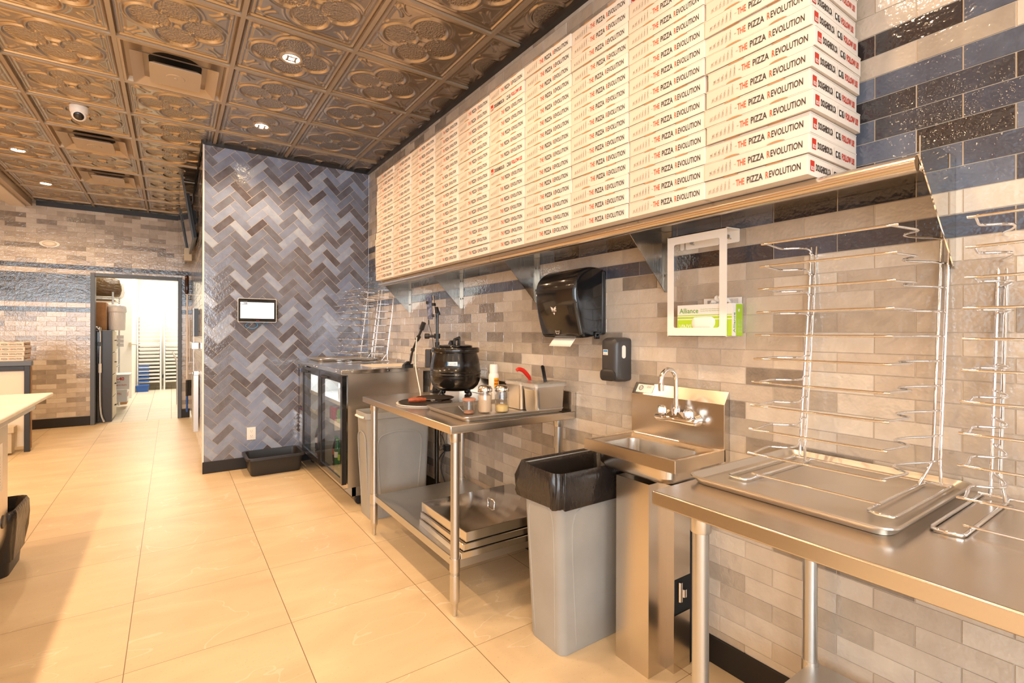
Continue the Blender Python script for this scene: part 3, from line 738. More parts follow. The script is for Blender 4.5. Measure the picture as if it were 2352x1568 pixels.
# ------------------------------------------------ glove box holder
fx, y0, y1, z0, z1 = 1.700, 1.040, 1.302, 1.297, 1.703
t = thing('glove_holder', 'white metal frame holder for glove boxes screwed to the tiled wall under the shelf', 'holder', (WX, 1.17, z0))
g = G(); b = .030
out = rr((y0+y1)/2, (z0+z1)/2, (y1-y0)/2, (z1-z0)/2, .006, fx); inn = rr((y0+y1)/2, (z0+z1)/2, (y1-y0)/2-b, (z1-z0)/2-.034, .008, fx)
g.loft([toX([(p[0], p[1], q) for p in r_]) for r_, q in ((inn, fx+.002), (inn, fx), (out, fx), (out, fx+.002), (inn, fx+.002))], 0, False, False)
build('front_frame', g, 'white', t, angle=30)
g = G(); g.prism([(fx, y0, z1), (WX-.004, y0, z1+.004), (WX-.002, y0, z1+.004), (WX-.002, y0, z1-.002), (fx, y0, z1-.003)], (0, y1-y0, 0)); build('top_plate', g, 'white', t, smooth=False)
for a, c in ((y0, y0+.075), (y0+.085, y0+.235), (y1-.018, y1)):
    g = G(); g.loft([ringyz((a+c)/2, z1-.022, (c-a)/2, .024, .006, WX-.002, 3), ringyz((a+c)/2, z1-.022, (c-a)/2, .024, .006, WX-.004, 3)]); build('mounting_tab', g, 'white', t)
for yy in (y0+.045, y0+.205):
    g = G(); g.tube([(WX-.004, yy, z1-.020), (WX-.010, yy, z1-.020)], .008, 12); g.tube([(WX-.0045, yy, z1-.028), (WX-.0045, yy-.012, z1-.030)], .003, 6); build('screw', g, 'galv', t)
g = G(); g.box(fx, WX-.002, y0, y1, z0, z0+.002); build('bottom_plate', g, 'white', t, smooth=False)
# glove boxes
t = thing('glove_box', 'lime green and white box of vinyl gloves standing in the white holder', 'box', (1.745, 1.14, z0+.002))
a0, a1, h0, h1, xf = 1.022, 1.256, z0+.003, 1.421, 1.7045
g = G(); g.box(xf, 1.775, a0, a1, h0, h1, 0)
x_ = xf-.0006
g.quad((x_, a1, h0), (x_, a0, h0), (x_, a0, h0+.062), (x_, a1, h0+.062), 1)
g.quad((x_, a1, h0+.066), (x_, a0, h0+.066), (x_, a0, h0+.074), (x_, a1, h0+.074), 1)
g.quad((x_, a1, h0+.078), (x_, a0, h0+.078), (x_, a0, h0+.081), (x_, a1, h0+.081), 1)
g.text('Alliance', (x_, a1-.010, h0+.088), RF, (0, 0, 1), .085, .020, 2, .01)
g.text('VINYL', (x_-.0004, a1-.010, h0+.022), RF, (0, 0, 1), .060, .022, 0, .0)
for q_ in (0, .007): g.text('Powder Free Vinyl Medical Examination', (x_, a1-.105, h0+.100-q_), RF, (0, 0, 1), .10, .004, 2)
# near end panel
yy = a0-.0006
g.quad((xf+.026, yy, h0), (1.775, yy, h0), (1.775, yy, h1-.002), (xf+.026, yy, h1-.002), 3)
g.text('Alliance', (xf+.022, yy, h0+.012), (0, 0, 1), (-1, 0, 0), .075, .014, 2, .01)
g.text('S', (xf+.050, yy-.0004, h1-.032), (0, 0, 1), (-1, 0, 0), .013, .012, 0, .03)
for q_ in (0, .010, .020): g.text('Vinyl Gloves', (xf+.044+q_, yy-.0004, h0+.012), (0, 0, 1), (-1, 0, 0), .05, .005, 0)
build('carton', g, ['white', 'green', 'greend', 'green'], t, smooth=False)
g = G(); g.loft([ringyz(1.140, h0+.050, .052, .023, .022, xf-.0008, 8), ringyz(1.140, h0+.050, .050, .021, .020, xf-.003, 8), ringyz(1.138, h0+.050, .034, .012, .011, xf-.006, 8)]); 
g.v = [(x+.004*noise.noise(Vector((y*60, z*60, 1))), y, z) for x, y, z in g.v]
build('gloves', g, 'paper', t)
t = thing('glove_box', 'white glove carton with a barcode behind the green one in the holder', 'box', (1.781, 1.12, h1))
g = G(); g.box(1.7765, 1.7845, 1.030, 1.185, h0, h1+.026, 0)
for i in range(14): g.quad((1.7760, 1.168-.0016*i*1.3, h1+.004), (1.7760, 1.168-.0016*i*1.3-.0009, h1+.004), (1.7760, 1.168-.0016*i*1.3-.0009, h1+.018), (1.7760, 1.168-.0016*i*1.3, h1+.018), 1)
for i in range(5): g.text('lorem vinyl exam gloves'.upper()[6:], (1.7760, 1.085, h1+.018-.0045*i), RF, (0, 0, 1), .045, .0025, 1)
build('carton', g, ['white', 'inkb'], t, smooth=False)
g = G(); n = 14
pts = [(1.768+.006*math.sin(i*2.1), 1.150-.006*i, h1+.004+.020*math.sin(PI*i/n)+.004*math.sin(i*1.7)) for i in range(n+1)]
g.tube(pts, [.004+.008*math.sin(PI*i/n) for i in range(n+1)], 7); build('pulled_glove', g, 'paper', t)

# ------------------------------------------------ work tables
def work_table(lab, x0, x1, y0, y1, zt, legs, shelf_z, splash=0, mid=False):
    t = thing('work_table', lab, 'table', ((x0+x1)/2, (y0+y1)/2, 0))
    g = G(); g.box(x0, x1, y0, y1, zt-.038, zt)
    o = build('table_top', g, 'steel', t, bevel=.004)
    if splash:
        g = G(); g.box(x1-.030, x1, y0, y1, zt+.0005, zt+splash); build('backsplash', g, 'steel', t, bevel=.002, smooth=False)
    for lx, ly in legs:
        g = G(); g.lathe(lx, ly, [(.0205, .085), (.0205, zt-.045)], n=24); lg = build('leg', g, 'galv', t)
        g = G(); g.lathe(lx, ly, [(.0245, zt-.085), (.0255, zt-.082), (.0255, zt-.040)], n=24); build('leg_socket', g, 'alu', lg)
        g = G(); g.lathe(lx, ly, [(.0245, shelf_z-.05), (.0245, shelf_z+.012)], n=24); build('shelf_collar', g, 'alu', lg)
        g = G(); g.lathe(lx, ly, [(.011, 0), (.012, .004), (.013, .03), (.0145, .055), (.0215, .065), (.0225, .085), (.0225, .19)], n=24); build('bullet_foot', g, 'alu', lg)
    g = G(); xs = [l[0] for l in legs]; ys = [l[1] for l in legs]
    g.box(min(xs)+.004, max(xs)+.02, min(ys), max(ys), shelf_z-.004, shelf_z); g.box(min(xs)+.002, min(xs)+.006, min(ys), max(ys), shelf_z-.040, shelf_z); g.box(min(xs), max(xs)+.02, min(ys)-.004, min(ys), shelf_z-.040, shelf_z)
    build('undershelf', g, 'galv', t, smooth=False)
    return t
MT = .89
work_table('stainless work table in the middle holding the black soup kettle and shakers', 1.035, WX-.003, 1.95, 3.175, MT, [(1.088, 2.005), (1.088, 3.095), (1.735, 2.03), (1.735, 3.095)], .255, splash=.108)
work_table('stainless work table in the right foreground carrying the wire racks', 1.062, WX-.006, -.78, .862, MT, [(1.118, .753), (1.118, -.70), (1.705, .753), (1.705, -.70)], .25)

# ------------------------------------------------ sheet trays
def sheet_tray(x0, x1, y0, y1, z, lab, h=.025, r=.035, grp=None, m='alu'):
    cx, cy, hx, hy = (x0+x1)/2, (y0+y1)/2, (x1-x0)/2, (y1-y0)/2
    g = G(); a = .012
    g.loft([rr(cx, cy, hx-a-.004, hy-a-.004, r*.8, z), rr(cx, cy, hx-a, hy-a, r, z+.003), rr(cx, cy, hx-.004, hy-.004, r, z+h-.004), rr(cx, cy, hx, hy, r, z+h-.004), rr(cx, cy, hx, hy, r, z+h), rr(cx, cy, hx-.005, hy-.005, r, z+h),
            rr(cx, cy, hx-a-.002, hy-a-.002, r, z+.005), rr(cx, cy, hx-a-.008, hy-a-.008, r*.8, z+.002)])
    o = build('sheet_tray', g, m, None, (cx, cy, z), angle=30)
    return tag(o, lab, 'baking tray', grp)
sheet_tray(1.205, 1.775, .375, .860, MT+.0005, 'large aluminium sheet tray under the wire rack on the near table', h=.022)
mtr = sheet_tray(1.136, 1.740, 1.980, 2.442, MT+.0005, 'aluminium sheet tray under the shakers and steel pans on the middle table', h=.024, r=.03)
mtr.rotation_euler = (0, 0, -.035)

# ------------------------------------------------ wire pan racks
def make_rack(lab, w=.335, depth=.34, ntier=10, dz=.0675, lean=.118, grp=None):
    """origin between the posts at the base; wires reach to -x"""
    t = thing('wire_rack', lab, 'wire rack', (0, 0, 0), grp)
    L = lambda x, y, z: (x+z*lean*1.0, y, z)
    hw = w/2
    for s_ in (1, -1):
        g = G(); r = .0042
        g.tube([(.030, s_*(hw+.030), r), (-.02, s_*(hw+.030), r), (-.365, s_*(hw+.030), r), (-.375, s_*(hw+.026), r), (-.378, s_*(hw-.0), r), (-.375, s_*(hw-.020), r), (-.365, s_*(hw-.024), r), (-.02, s_*(hw-.024), r), (0, s_*(hw-.022), r)], r, 8)
        build('foot', g, 'chrome', t)
        g = G()
        g.tube([(-.035, s_*(hw-.024), .006), (-.010, s_*(hw-.012), .045), L(0, s_*(hw-.006), .07), L(0, s_*(hw-.006), .07+dz*(ntier-.6))], r, 8)
        g.tube([(.008, s_*(hw+.012), .004), L(0, s_*(hw+.010), .07), L(0, s_*(hw+.010), .07+dz*(ntier-.6))], r, 8)
        g.tube([(.008, s_*(hw+.034), .008), (.008, s_*(hw-.03), .008)], r, 8)
        build('post', g, 'chrome', t)
    g = G(); g.tube([(-.0, hw-.02, .010), (-.0, -hw+.02, .010)], .0035, 8); build('cross_wire', g, 'chrome', t); g = G(); g.tube([(-.325, hw-.012, .012), (-.325, -hw+.012, .012)], .003, 8); build('cross_wire', g, 'chrome', t)
    for k in range(ntier):
        z = .068+dz*k; g = G(); X = z*lean
        pts = []
        for s_ in (-1, 1):
            half = [(X+.002, s_*(hw+.002)), (X-.045, s_*(hw-.006)), (X-.090, s_*(hw-.028)), (X-.135, s_*(hw-.042)), (X-.165, s_*(hw-.042)), (X-.188, s_*(hw-.026)), (X-.205, s_*(hw-.002)), (X-.225, s_*(hw+.002)), (X-.265, s_*(hw-.004)), (X-.315, s_*(hw-.012)), (X-.332, s_*(hw-.015)), (X-.338, s_*(hw-.026))]
            if s_ == 1: half = half[::-1]
            pts += half
        g.tube([(x, y, z+(.002)) for x, y in pts], .0032, 8, smooth=3); build('tier_wire', g, 'chrome', t)
    return t
RG = None
rk = make_rack('tall chrome wire pan rack standing in the sheet tray on the near table')
rk.location = (1.708, .612, MT+.006)
copy_tree(rk, (1.722, .160, MT+.001), 'tall chrome wire pan rack cut off by the right edge of the picture')
copy_tree(rk, (1.680, 5.055, 1.0345), 'chrome wire pan rack on the cooler, in the corner by the herringbone wall')
copy_tree(rk, (1.690, 4.655, 1.0345), 'chrome wire pan rack on the cooler, the one nearer the phone stand')

# ------------------------------------------------ hand sink
t = thing('hand_sink', 'wall hung stainless hand sink on a tall square steel pedestal', 'sink', (1.62, 1.308, 0))
y0, y1, xf, zr = 1.080, 1.536, 1.455, .862
cy = (y0+y1)/2
g = G()
# rim deck with the bowl opening, outer apron
cxr, hxr, hyr = (xf+1.762)/2, (1.762-xf)/2, (y1-y0)/2
bx, bhx, bhy = 1.592, .105, .172
g.loft([rr(cxr, cy, hxr, hyr, .002, zr-.045), rr(cxr, cy, hxr, hyr, .003, zr), rr(cxr, cy, hxr-.008, hyr-.008, .004, zr+.002), rr(cxr, cy, hxr-.012, hyr-.012, .01, zr-.004), rr(bx, cy, bhx+.018, bhy+.018, .05, zr-.007),
        rr(bx, cy, bhx, bhy, .05, zr-.014), rr(bx, cy, bhx-.006, bhy-.006, .05, zr-.09), rr(bx, cy, bhx-.03, bhy-.03, .04, zr-.108), rr(bx, cy, .03, .03, .03, zr-.114)], 0, False, True)
build('basin', g, 'steel', t, angle=32)
g = G(); g.loft([rr(bx, cy, bhx+.014, bhy+.014, .055, zr-.042), rr(bx, cy, bhx+.012, bhy+.012, .055, zr-.085), rr(bx, cy, bhx-.004, bhy-.004, .05, zr-.105), rr(bx, cy, bhx-.035, bhy-.035, .04, zr-.118), rr(bx, cy, .04, .04, .04, zr-.122)], 0, False, True)
build('bowl_underside', g, 'steel', t, angle=40)
g = G(); g.prism([(1.752, y0, .8), (1.752, y0, 1.035), (WX-.006, y0, 1.083), (WX-.003, y0, 1.083), (WX-.003, y0, .8)], (0, y1-y0, 0)); build('backsplash', g, 'steel', t, smooth=False, bevel=.0015)
g = G(); o_ = Vector((1.7560, y1-.020, 1.0425)); U_ = Vector((WX-.006-1.752, 0, .048)).normalized(); N_ = Vector((-U_.z, 0, U_.x))*.0008
def sp(u, v): return tuple(o_+N_+Vector((0, -u, 0))+U_*v)
g.quad(sp(0, 0), sp(.090, 0), sp(.090, .040), sp(0, .040), 0)
for c_, r_ in (((.022, .022), .012), ((.058, .029), .005), ((.070, .029), .005)):
    g.add([tuple(Vector(sp(c_[0]+rr_*math.cos(k*PI/8), c_[1]+rr_*math.sin(k*PI/8)))+N_*.5) for rr_ in (r_, r_*.75) for k in range(16)], [(k, (k+1) % 16, 16+(k+1) % 16, 16+k) for k in range(16)], 1)
g.text('NSF', tuple(Vector(sp(.015, .016))+N_*.5), (0, -1, 0), U_, .014, .010, 1)
build('sticker', g, ['white', 'inkb'], t, smooth=False, fixn=False)
# pedestal
g = G()
pa, pb_ = 1.228, 1.392
g.box(1.497, 1.500, pa, pb_, 0, .735); g.box(1.50, 1.60, pa, pa+.003, 0, .735); g.box(1.50, 1.60, pb_-.003, pb_, 0, .735)
build('pedestal', g, 'steel', t, smooth=False)
g = G(); g.box(1.60, 1.603, 1.192, 1.228, 0, .720); g.box(1.603, 1.70, 1.192, 1.195, .36, .720); g.box(1.603, 1.70, 1.192, 1.195, 0, .22); g.box(1.60, 1.603, 1.392, 1.42, 0, .72); g.box(1.603, WX-.02, 1.417, 1.42, 0, .72)
build('pedestal_flange', g, 'steel', t, smooth=False)
g = G(); g.box(1.6035, WX-.02, 1.198, 1.20, .0, .70); build('pedestal_shade_sheet', g, 'dark', t, smooth=False)  # dark sheet in place of the shade inside the pedestal
g = G(); g.tube([(1.635, 1.190, .27), (1.635, 1.190, .345)], .010, 10); g.tube([(1.655, 1.188, .285), (1.655, 1.188, .315)], .012, 10); g.tube([(1.635, 1.19, .30), (1.665, 1.188, .30)], .006, 8); build('shutoff_valve', g, 'chrome', t)
g = G(); g.tube([(1.585, 1.226, .665), (1.585, 1.223, .665)], .006, 10); build('screw', g, 'chrome', t)
# faucet (a part of the sink)
fy, fz = 1.268, .960
g = G()
g.loft([[(1.712+.020*math.cos(2*PI*k/20)*sc, yy, fz-.004+.016*math.sin(2*PI*k/20)*sc) for k in range(20)] for yy, sc in ((fy-.098, .4), (fy-.095, .85), (fy-.085, 1), (fy+.085, 1), (fy+.095, .85), (fy+.098, .4))])
g.prism([(1.700, fy-.055, fz), (1.700, fy-.022, fz+.028), (1.700, fy+.022, fz+.028), (1.700, fy+.055, fz)], (.026, 0, 0))
for s_ in (-1, 1): g.tube([(1.722, fy+s_*.070, fz), (1.751, fy+s_*.070, fz)], [.018, .026], 14)
faucet = build('faucet_body', g, 'chrome', t, angle=30)
g = G(); sp_ = [(1.712, fy, fz+.02), (1.712, fy, fz+.155)]
for i in range(1, 11):
    a = i/10*PI*1.08; sp_.append((1.712-.048*(1-math.cos(a))*1.0, fy, fz+.155+.048*math.sin(a)))
g.tube(sp_, .0095, 14); e = sp_[-1]; g.tube([e, (e[0]+.002, fy, e[2]-.024)], .0125, 14)
g.lathe(1.712, fy, [(.017, fz+.015), (.017, fz+.040), (.013, fz+.048), (.011, fz+.052)], n=14)
build('spout', g, 'chrome', faucet, angle=40)
for s_ in (-1, 1):
    g = G(); yy = fy+s_*.064; n = 24
    def lob(r, z): return [(1.706+(r*(1+.16*math.cos(4*2*PI*k/n)))*math.cos(2*PI*k/n), yy+(r*(1+.16*math.cos(4*2*PI*k/n)))*math.sin(2*PI*k/n), z) for k in range(n)]
    g.loft([lob(.012, fz+.010), lob(.020, fz+.016), lob(.020, fz+.036), lob(.016, fz+.045), lob(.008, fz+.049)])
    build('tap_handle', g, 'chrome', faucet, angle=40)

# ------------------------------------------------ slim bins
def slim_bin(name, lab, cx, cy, hx, hy, h, bag=None, grey='bing', base=.80):
    t = thing(name, lab, 'trash can', (cx, cy, 0))
    g = G()
    g.loft([rr(cx, cy, hx*base, hy*base, .03, 0), rr(cx, cy, hx*base+.004, hy*base+.004, .035, .01), rr(cx, cy, hx*.955, hy*.94, .035, h-.05), rr(cx, cy, hx*.97, hy*.95, .035, h-.045), rr(cx, cy, hx, hy, .04, h-.040), rr(cx, cy, hx, hy, .04, h), rr(cx, cy, hx-.008, hy-.008, .035, h), rr(cx, cy, hx*.93, hy*.90, .03, h-.06), rr(cx, cy, hx*base-.01, hy*base-.01, .03, .02)], 0, True, True)
    build('bin_body', g, grey, t, angle=40)
    # raised ribs framing the recessed panels, following the taper
    for side in ('-y', '-x'):
        g = G()
        def fp(u, z):
            k = (z/h); sx = hx*(base+.155*k)+.0005; sy = hy*(base+.14*k)+.0005
            if side == '-y': return (cx+u*sx, cy-sy, z)
            return (cx-sx, cy+u*sy, z)
        pts = [fp(-.62, .03)]+[fp(-.66, h*.3), fp(-.70, h*.62), fp(-.66, h*.74), fp(-.5, h*.79), fp(.0, h*.815), fp(.5, h*.79), fp(.66, h*.74), fp(.70, h*.62), fp(.66, h*.3), fp(.62, .03)]
        g.tube(pts, .004, 6, smooth=3); build('molded_rib', g, grey, t)
    if bag:
        g = G(); n = 120; rings = []
        prof = [(-.075, -.34), (-.050, -.14), (-.016, -.02), (-.004, .004), (.006, .008), (.012, -.01), (.018, -.05), (.019, -.085), (.014, -.115), (.010, -.135)]
        for k, (off, dz) in enumerate(prof):
            ring = []
            ox = hx+off; oy = hy+off; base_ring = rr(cx, cy, ox, oy, .045, h+dz, 29)
            for i, p in enumerate(base_ring):
                a = 2*PI*i/len(base_ring)
                nn = noise.noise(Vector((p[0]*42, p[1]*42, dz*14)))*.018+noise.noise(Vector((p[0]*90, p[1]*90, dz*28+5)))*.009
                amp = 1.0 if k > 4 else (.35 if k < 3 else .15)
                d = Vector((p[0]-cx, p[1]-cy, 0)); d.normalize()
                zz = p[2]+(noise.noise(Vector((p[0]*16, p[1]*16, 9)))*.022 if k >= 7 else 0)
                ring.append((p[0]+d.x*nn*amp, p[1]+d.y*nn*amp, zz))
            rings.append(ring)
        g.loft(rings, 0, True, False); build('bin_bag', g, 'bagm', t, angle=75)
    return t
slim_bin('trash_bin', 'light grey slim trash bin with a black bag folded over its rim, beside the sink', 1.500, 1.605, .245, .130, .745, bag=True, base=.80)
slim_bin('trash_bin', 'light grey slim bin behind the middle table beside the steel cooler', 1.36, 3.45, .25, .130, .745, base=.84)
t = [o for o in bpy.data.objects if o.get('label', '').startswith('light grey slim bin behind')][0]
g = G(); 
for s_ in (-1,): g.tube([(1.36-.25-.004, 3.36, .715), (1.36-.25-.022, 3.38, .72), (1.36-.25-.022, 3.48, .72), (1.36-.25-.004, 3.50, .715)], .008, 8, smooth=3)
build('handle', g, 'whitep', t)

# ------------------------------------------------ glass door cooler
xf, xb, ya, yb, zt = 1.085, 1.69, 3.66, 5.262, 1.030
t = thing('glass_door_cooler', 'low stainless back bar cooler with two glass doors against the blue herringbone wall', 'refrigerator', (1.39, 4.45, 0))
g = G(); th = .03
g.box(xf, xb, ya, ya+th, .145, zt-.03); g.box(xf, xb, yb-th, yb, .145, zt-.03); g.box(xb-th, xb-.001, ya+th, yb-th, .145, zt-.031); g.box(xf+.001, xb-th, ya+th, yb-th, .145, .19); g.box(xf+.02, xb-th, ya+th, yb-th, zt-.06, zt-.031)
build('cabinet', g, 'steel', t, smooth=False)
g = G(); g.box(1.035, WX-.004, ya-.001, yb+.01, zt-.034, zt); o = build('worktop', g, 'steel2', t, bevel=.003)
g = G()
for yy in (3.8, 4.4, 4.5): g.tube([(1.034, yy, zt-.017), (1.031, yy, zt-.017)], .007, 10)
for xx in (1.12, 1.40, 1.66): g.tube([(xx, ya+.0, zt-.017), (xx, ya-.004, zt-.017)], .007, 10)
build('worktop_rivets', g, 'chrome', t)
g = G(); g.box(xf+.03, xb, ya-.004, ya+.0, .085, .150); g.prism([(xf-.03, ya-.004, .150), (xf+.06, ya-.004, .150), (xf+.06, ya-.004, .085), (xf+.03, ya-.004, .085)], (0, .012, 0)); g.box(xf+.03, xf+.034, ya, yb, .085, .15)
build('kick_plate', g, 'alu', t, smooth=False)
g = G(); g.prism([(xf-.02, 5.0, .145), (xf+.06, 5.0, .145), (xf+.04, 5.0, .10)], (0, .012, 0)); build('hinge_bracket', g, 'whitep', t, smooth=False)
for cx_, cy_ in ((1.19, 3.73), (1.60, 3.73), (1.19, 5.15), (1.60, 5.15)):
    g = G(); g.tube([(cx_, cy_-.014, .032), (cx_, cy_+.014, .032)], .032, 20); g.box(cx_-.02, cx_+.02, cy_-.018, cy_+.018, .060, .085); build('caster', g, 'bmatte', t, bevel=.002)
# compressor section
g = G(); g.box(xf-.012, xf, 5.02, yb, .19, zt-.035, 0)
for k in range(7): g.prism([(xf-.012, 5.04, .22+.040*k), (xf-.024, 5.04, .225+.040*k), (xf-.012, 5.04, .25+.040*k)], (0, .19, 0), 0)
build('compressor_panel', g, 'steel', t, smooth=False)
g = G(); g.box(xf-.016, xf-.012, 5.10, 5.22, .535, .575, 0); g.box(xf-.0170, xf-.016, 5.12, 5.15, .545, .565, 1); g.box(xf-.0170, xf-.016, 5.17, 5.20, .545, .565, 2); build('thermostat', g, ['bmatte', 'red', 'blue'], t, smooth=False)
g = G(); g.lathe(0, 0, [(.020, 0), (.020, .002), (.015, .003), (.001, .003)], n=20); g.v = [(xf-.012-z, 5.17+x, .93+y) for x, y, z in g.v]; build('badge', g, 'blue', t)
for (d0, d1) in ((3.675, 4.340), (4.350, 5.005)):
    g = G(); f = .045; z0_, z1_ = .175, .985; x0_, x1_ = xf-.040, xf-.004
    g.box(x0_, x1_, d0, d0+f, z0_, z1_); g.box(x0_, x1_, d1-f, d1, z0_, z1_); g.box(x0_, x1_, d0+f, d1-f, z0_, z0_+f); g.box(x0_, x1_, d0+f, d1-f, z1_-f-.01, z1_)
    dr = build('cooler_door', g, 'bplastic', t, smooth=False, bevel=.002)
    g = G(); g.box(x0_+.006, x0_+.010, d0+f, d1-f, z0_+f, z1_-f-.01); build('glass_pane', g, 'glass', dr, smooth=False)
    g = G(); ym = (d0+d1)/2+.15; g.prism([(x0_, ym-.09, z1_-.03), (x0_-.022, ym-.09, z1_-.036), (x0_-.020, ym-.09, z1_-.052), (x0_, ym-.09, z1_-.046)], (0, .18, 0)); build('door_handle', g, 'bmatte', dr, bevel=.003)
for zz in (.55, .725):
    g = G(); g.box(xf+.03, xb-.05, ya+th, yb-.26, zz-.003, zz+.003); g.box(xf+.028, xf+.032, ya+th, yb-.26, zz-.003, zz+.028); build('inner_shelf', g, 'white', t, smooth=False)
g = G(); g.box(xf+.04, xb-.04, 5.005, 5.01, .19, .98); g.box(xb-.045, xb-.035, ya+.035, 5.005, .19, .98); build('inner_wall', g, 'white', t, smooth=False)
l = bpy.data.lights.new('cooler_lamp', 'AREA'); l.shape = 'RECTANGLE'; l.size = .03; l.size_y = 1.1; l.energy = 5; l.color = (.9, .95, 1)
lo = bpy.data.objects.new('cooler_lamp', l); COL.objects.link(lo); lo.location = (-.22, -.05, .955); lo.parent = t
def can(x, y, z, col, lab, grp=None):
    g = G(); g.lathe(x, y, [(.026, z), (.031, z+.006), (.033, z+.014), (.033, z+.105), (.027, z+.118)], 0, 20); g.lathe(x, y, [(.0275, z+.118), (.0275, z+.122), (.024, z+.122), (.023, z+.119), (.001, z+.119)], 1, 20, cap0=False)
    if col == 'greend': g.text('Sprite', (x-.0335, y+.022, z+.05), (0, -1, 0), (0, .3, 1), .044, .022, 2)
    return tag(build('drink_can', g, [col, 'alu', 'white'], None, (x, y, z), angle=40), lab, 'can', grp)
def bottle(x, y, z, col, lab, h=.22, lc='white'):
    t = thing('drink_bottle', lab, 'bottle', (x, y, z))
    g = G(); g.lathe(x, y, [(.024, z), (.030, z+.01), (.030, z+h*.28), (.028, z+h*.4), (.030, z+h*.55), (.026, z+h*.68), (.014, z+h*.86), (.0125, z+h*.9), (.0125, z+h*.93)], 0, 20); build('bottle_body', g, col, t)
    g = G(); g.lathe(x, y, [(.0145, z+h*.93), (.0145, z+h)], 0, 16); build('bottle_cap', g, 'greend' if col != 'kraft' else 'red', t)
    g = G(); g.lathe(x, y, [(.0308, z+h*.30), (.0308, z+h*.52)], 0, 20, False, False); build('bottle_label', g, lc, t)
can(1.170, 4.10, .729, 'white', 'white tall can on the upper cooler shelf beside the glass door')
can(1.165, 4.12, .554, 'greend', 'green drink can at the front of the lower cooler shelf')
can(1.165, 4.27, .554, 'red', 'red drink can beside the green can on the lower cooler shelf')
can(1.240, 4.22, .554, 'red', 'red drink can standing behind the front row on the lower cooler shelf')
can(1.165, 4.35, .554, 'inkr', 'orange red drink can left of the red can in the cooler')
mgl = M['greenglass'] = mat('green bottle', (.02, .20, .05), .08, trans=.3)
mgb = M['brownglass'] = mat('cola bottle', (.05, .015, .008), .08)
bottle(1.165, 4.21, .192, 'greenglass', 'green soda bottle with a white label on the cooler floor, right door')
bottle(1.165, 4.10, .192, 'greenglass', 'green soda bottle right of the white labelled one on the cooler floor', lc='green')
bottle(1.165, 4.79, .192, 'brownglass', 'brown soda bottle behind the left cooler door', lc='red')
bottle(1.165, 4.88, .192, 'brownglass', 'brown soda bottle with a pale label behind the left cooler door', lc='white')
bottle(1.180, 4.32, .192, 'brownglass', 'brown soda bottle behind the right cooler door', lc='inkr')
g = G(); g.box(1.22, 1.223, 4.22, 4.40, .765, .855); tag(build('note_card', g, 'paper', smooth=False), 'white paper card inside the cooler above the upper shelf', 'note')
# things on the cooler
sheet_tray(1.15, 1.765, 4.83, 5.255, zt+.001, 'aluminium sheet tray on the cooler under the far wire racks', h=.022)
g = G(); g.box(1.33, 1.70, 3.80, 4.13, zt+.001, zt+.0045)
tag(build('sheet_of_card', g, 'panel', smooth=False), 'flat cream sheet of card lying on the cooler top', 'cardboard')

# ------------------------------------------------ black bus tub on the floor
cx, cy = .808, 5.085
t = thing('bus_tub', 'empty black plastic tub on the floor in front of the herringbone wall', 'tub', (cx, cy, 0))
g = G()
g.loft([rr(cx, cy, .205, .145, .03, 0), rr(cx, cy, .212, .150, .035, .01), rr(cx, cy, .232, .168, .04, .158), rr(cx, cy, .250, .186, .05, .160), rr(cx, cy, .252, .188, .05, .150), rr(cx, cy, .255, .191, .05, .150), rr(cx, cy, .254, .190, .05, .168), rr(cx, cy, .228, .164, .04, .168), rr(cx, cy, .206, .144, .03, .010)], 0, True, True)
build('tub_body', g, 'bmatte', t, angle=35)
# ------------------------------------------------ wall monitor
t = thing('wall_monitor', 'small touch screen monitor with a lit white screen on the herringbone wall', 'monitor', (.682, HY, 1.51))
yf = 5.232
g = G(); mc = lambda hx, hz, r, y: [(p[0], y, p[1]) for p in rr(.684, 1.516, hx, hz, r, 0)]
g.loft([mc(.166, .113, .014, yf+.028), mc(.169, .115, .014, yf+.006), mc(.169, .115, .014, yf), mc(.162, .108, .010, yf)], 0); build('casing', g, 'greybox', t, angle=40)
g = G(); g.loft([mc(.163, .109, .010, yf-.0005), mc(.163, .109, .010, yf-.0015)]); build('bezel', g, 'bplastic', t)
g = G(); xs0, xs1, zs0, zs1 = .684-.146, .684+.146, 1.516-.078, 1.516+.076; yy = yf-.0022
g.quad((xs0, yy, zs0), (xs1, yy, zs0), (xs1, yy, zs1), (xs0, yy, zs1), 0)
g.quad((xs0, yy-.0004, zs1+.0), (xs0+.060, yy-.0004, zs1), (xs0+.060, yy-.0004, zs1+.012), (xs0, yy-.0004, zs1+.012), 2)
g.quad((xs0, yy-.0004, zs1-.022), (xs0+.060, yy-.0004, zs1-.022), (xs0+.060, yy-.0004, zs1-.017), (xs0, yy-.0004, zs1-.017), 1)
g.quad((xs0+.025, yy-.0006, zs1-.012), (xs0+.058, yy-.0006, zs1-.014), (xs0+.058, yy-.0006, zs1-.004), (xs0+.025, yy-.0006, zs1-.006), 1)
for i in range(7):
    g.quad((xs0+.018, yy-.0004, zs1-.032-.011*i), (xs0+.050, yy-.0004, zs1-.032-.011*i), (xs0+.050, yy-.0004, zs1-.0295-.011*i), (xs0+.018, yy-.0004, zs1-.0295-.011*i), 3)
g.quad((xs1-.022, yy-.0004, zs1-.062), (xs1-.016, yy-.0004, zs1-.062), (xs1-.016, yy-.0004, zs1-.056), (xs1-.022, yy-.0004, zs1-.056), 1)
g.text('Clover', (.672, yf-.0020, 1.516-.099), (1, 0, 0), (0, 0, 1), .028, .007, 4, .02)
build('screen', g, ['screen', 'bmatte', 'greyd', 'inkg', 'red'], t, smooth=False)
g = G(); g.box(.56, .80, yf+.028, HY-.001, 1.46, 1.57); build('wall_mount', g, 'bmatte', t, smooth=False)
g = G()
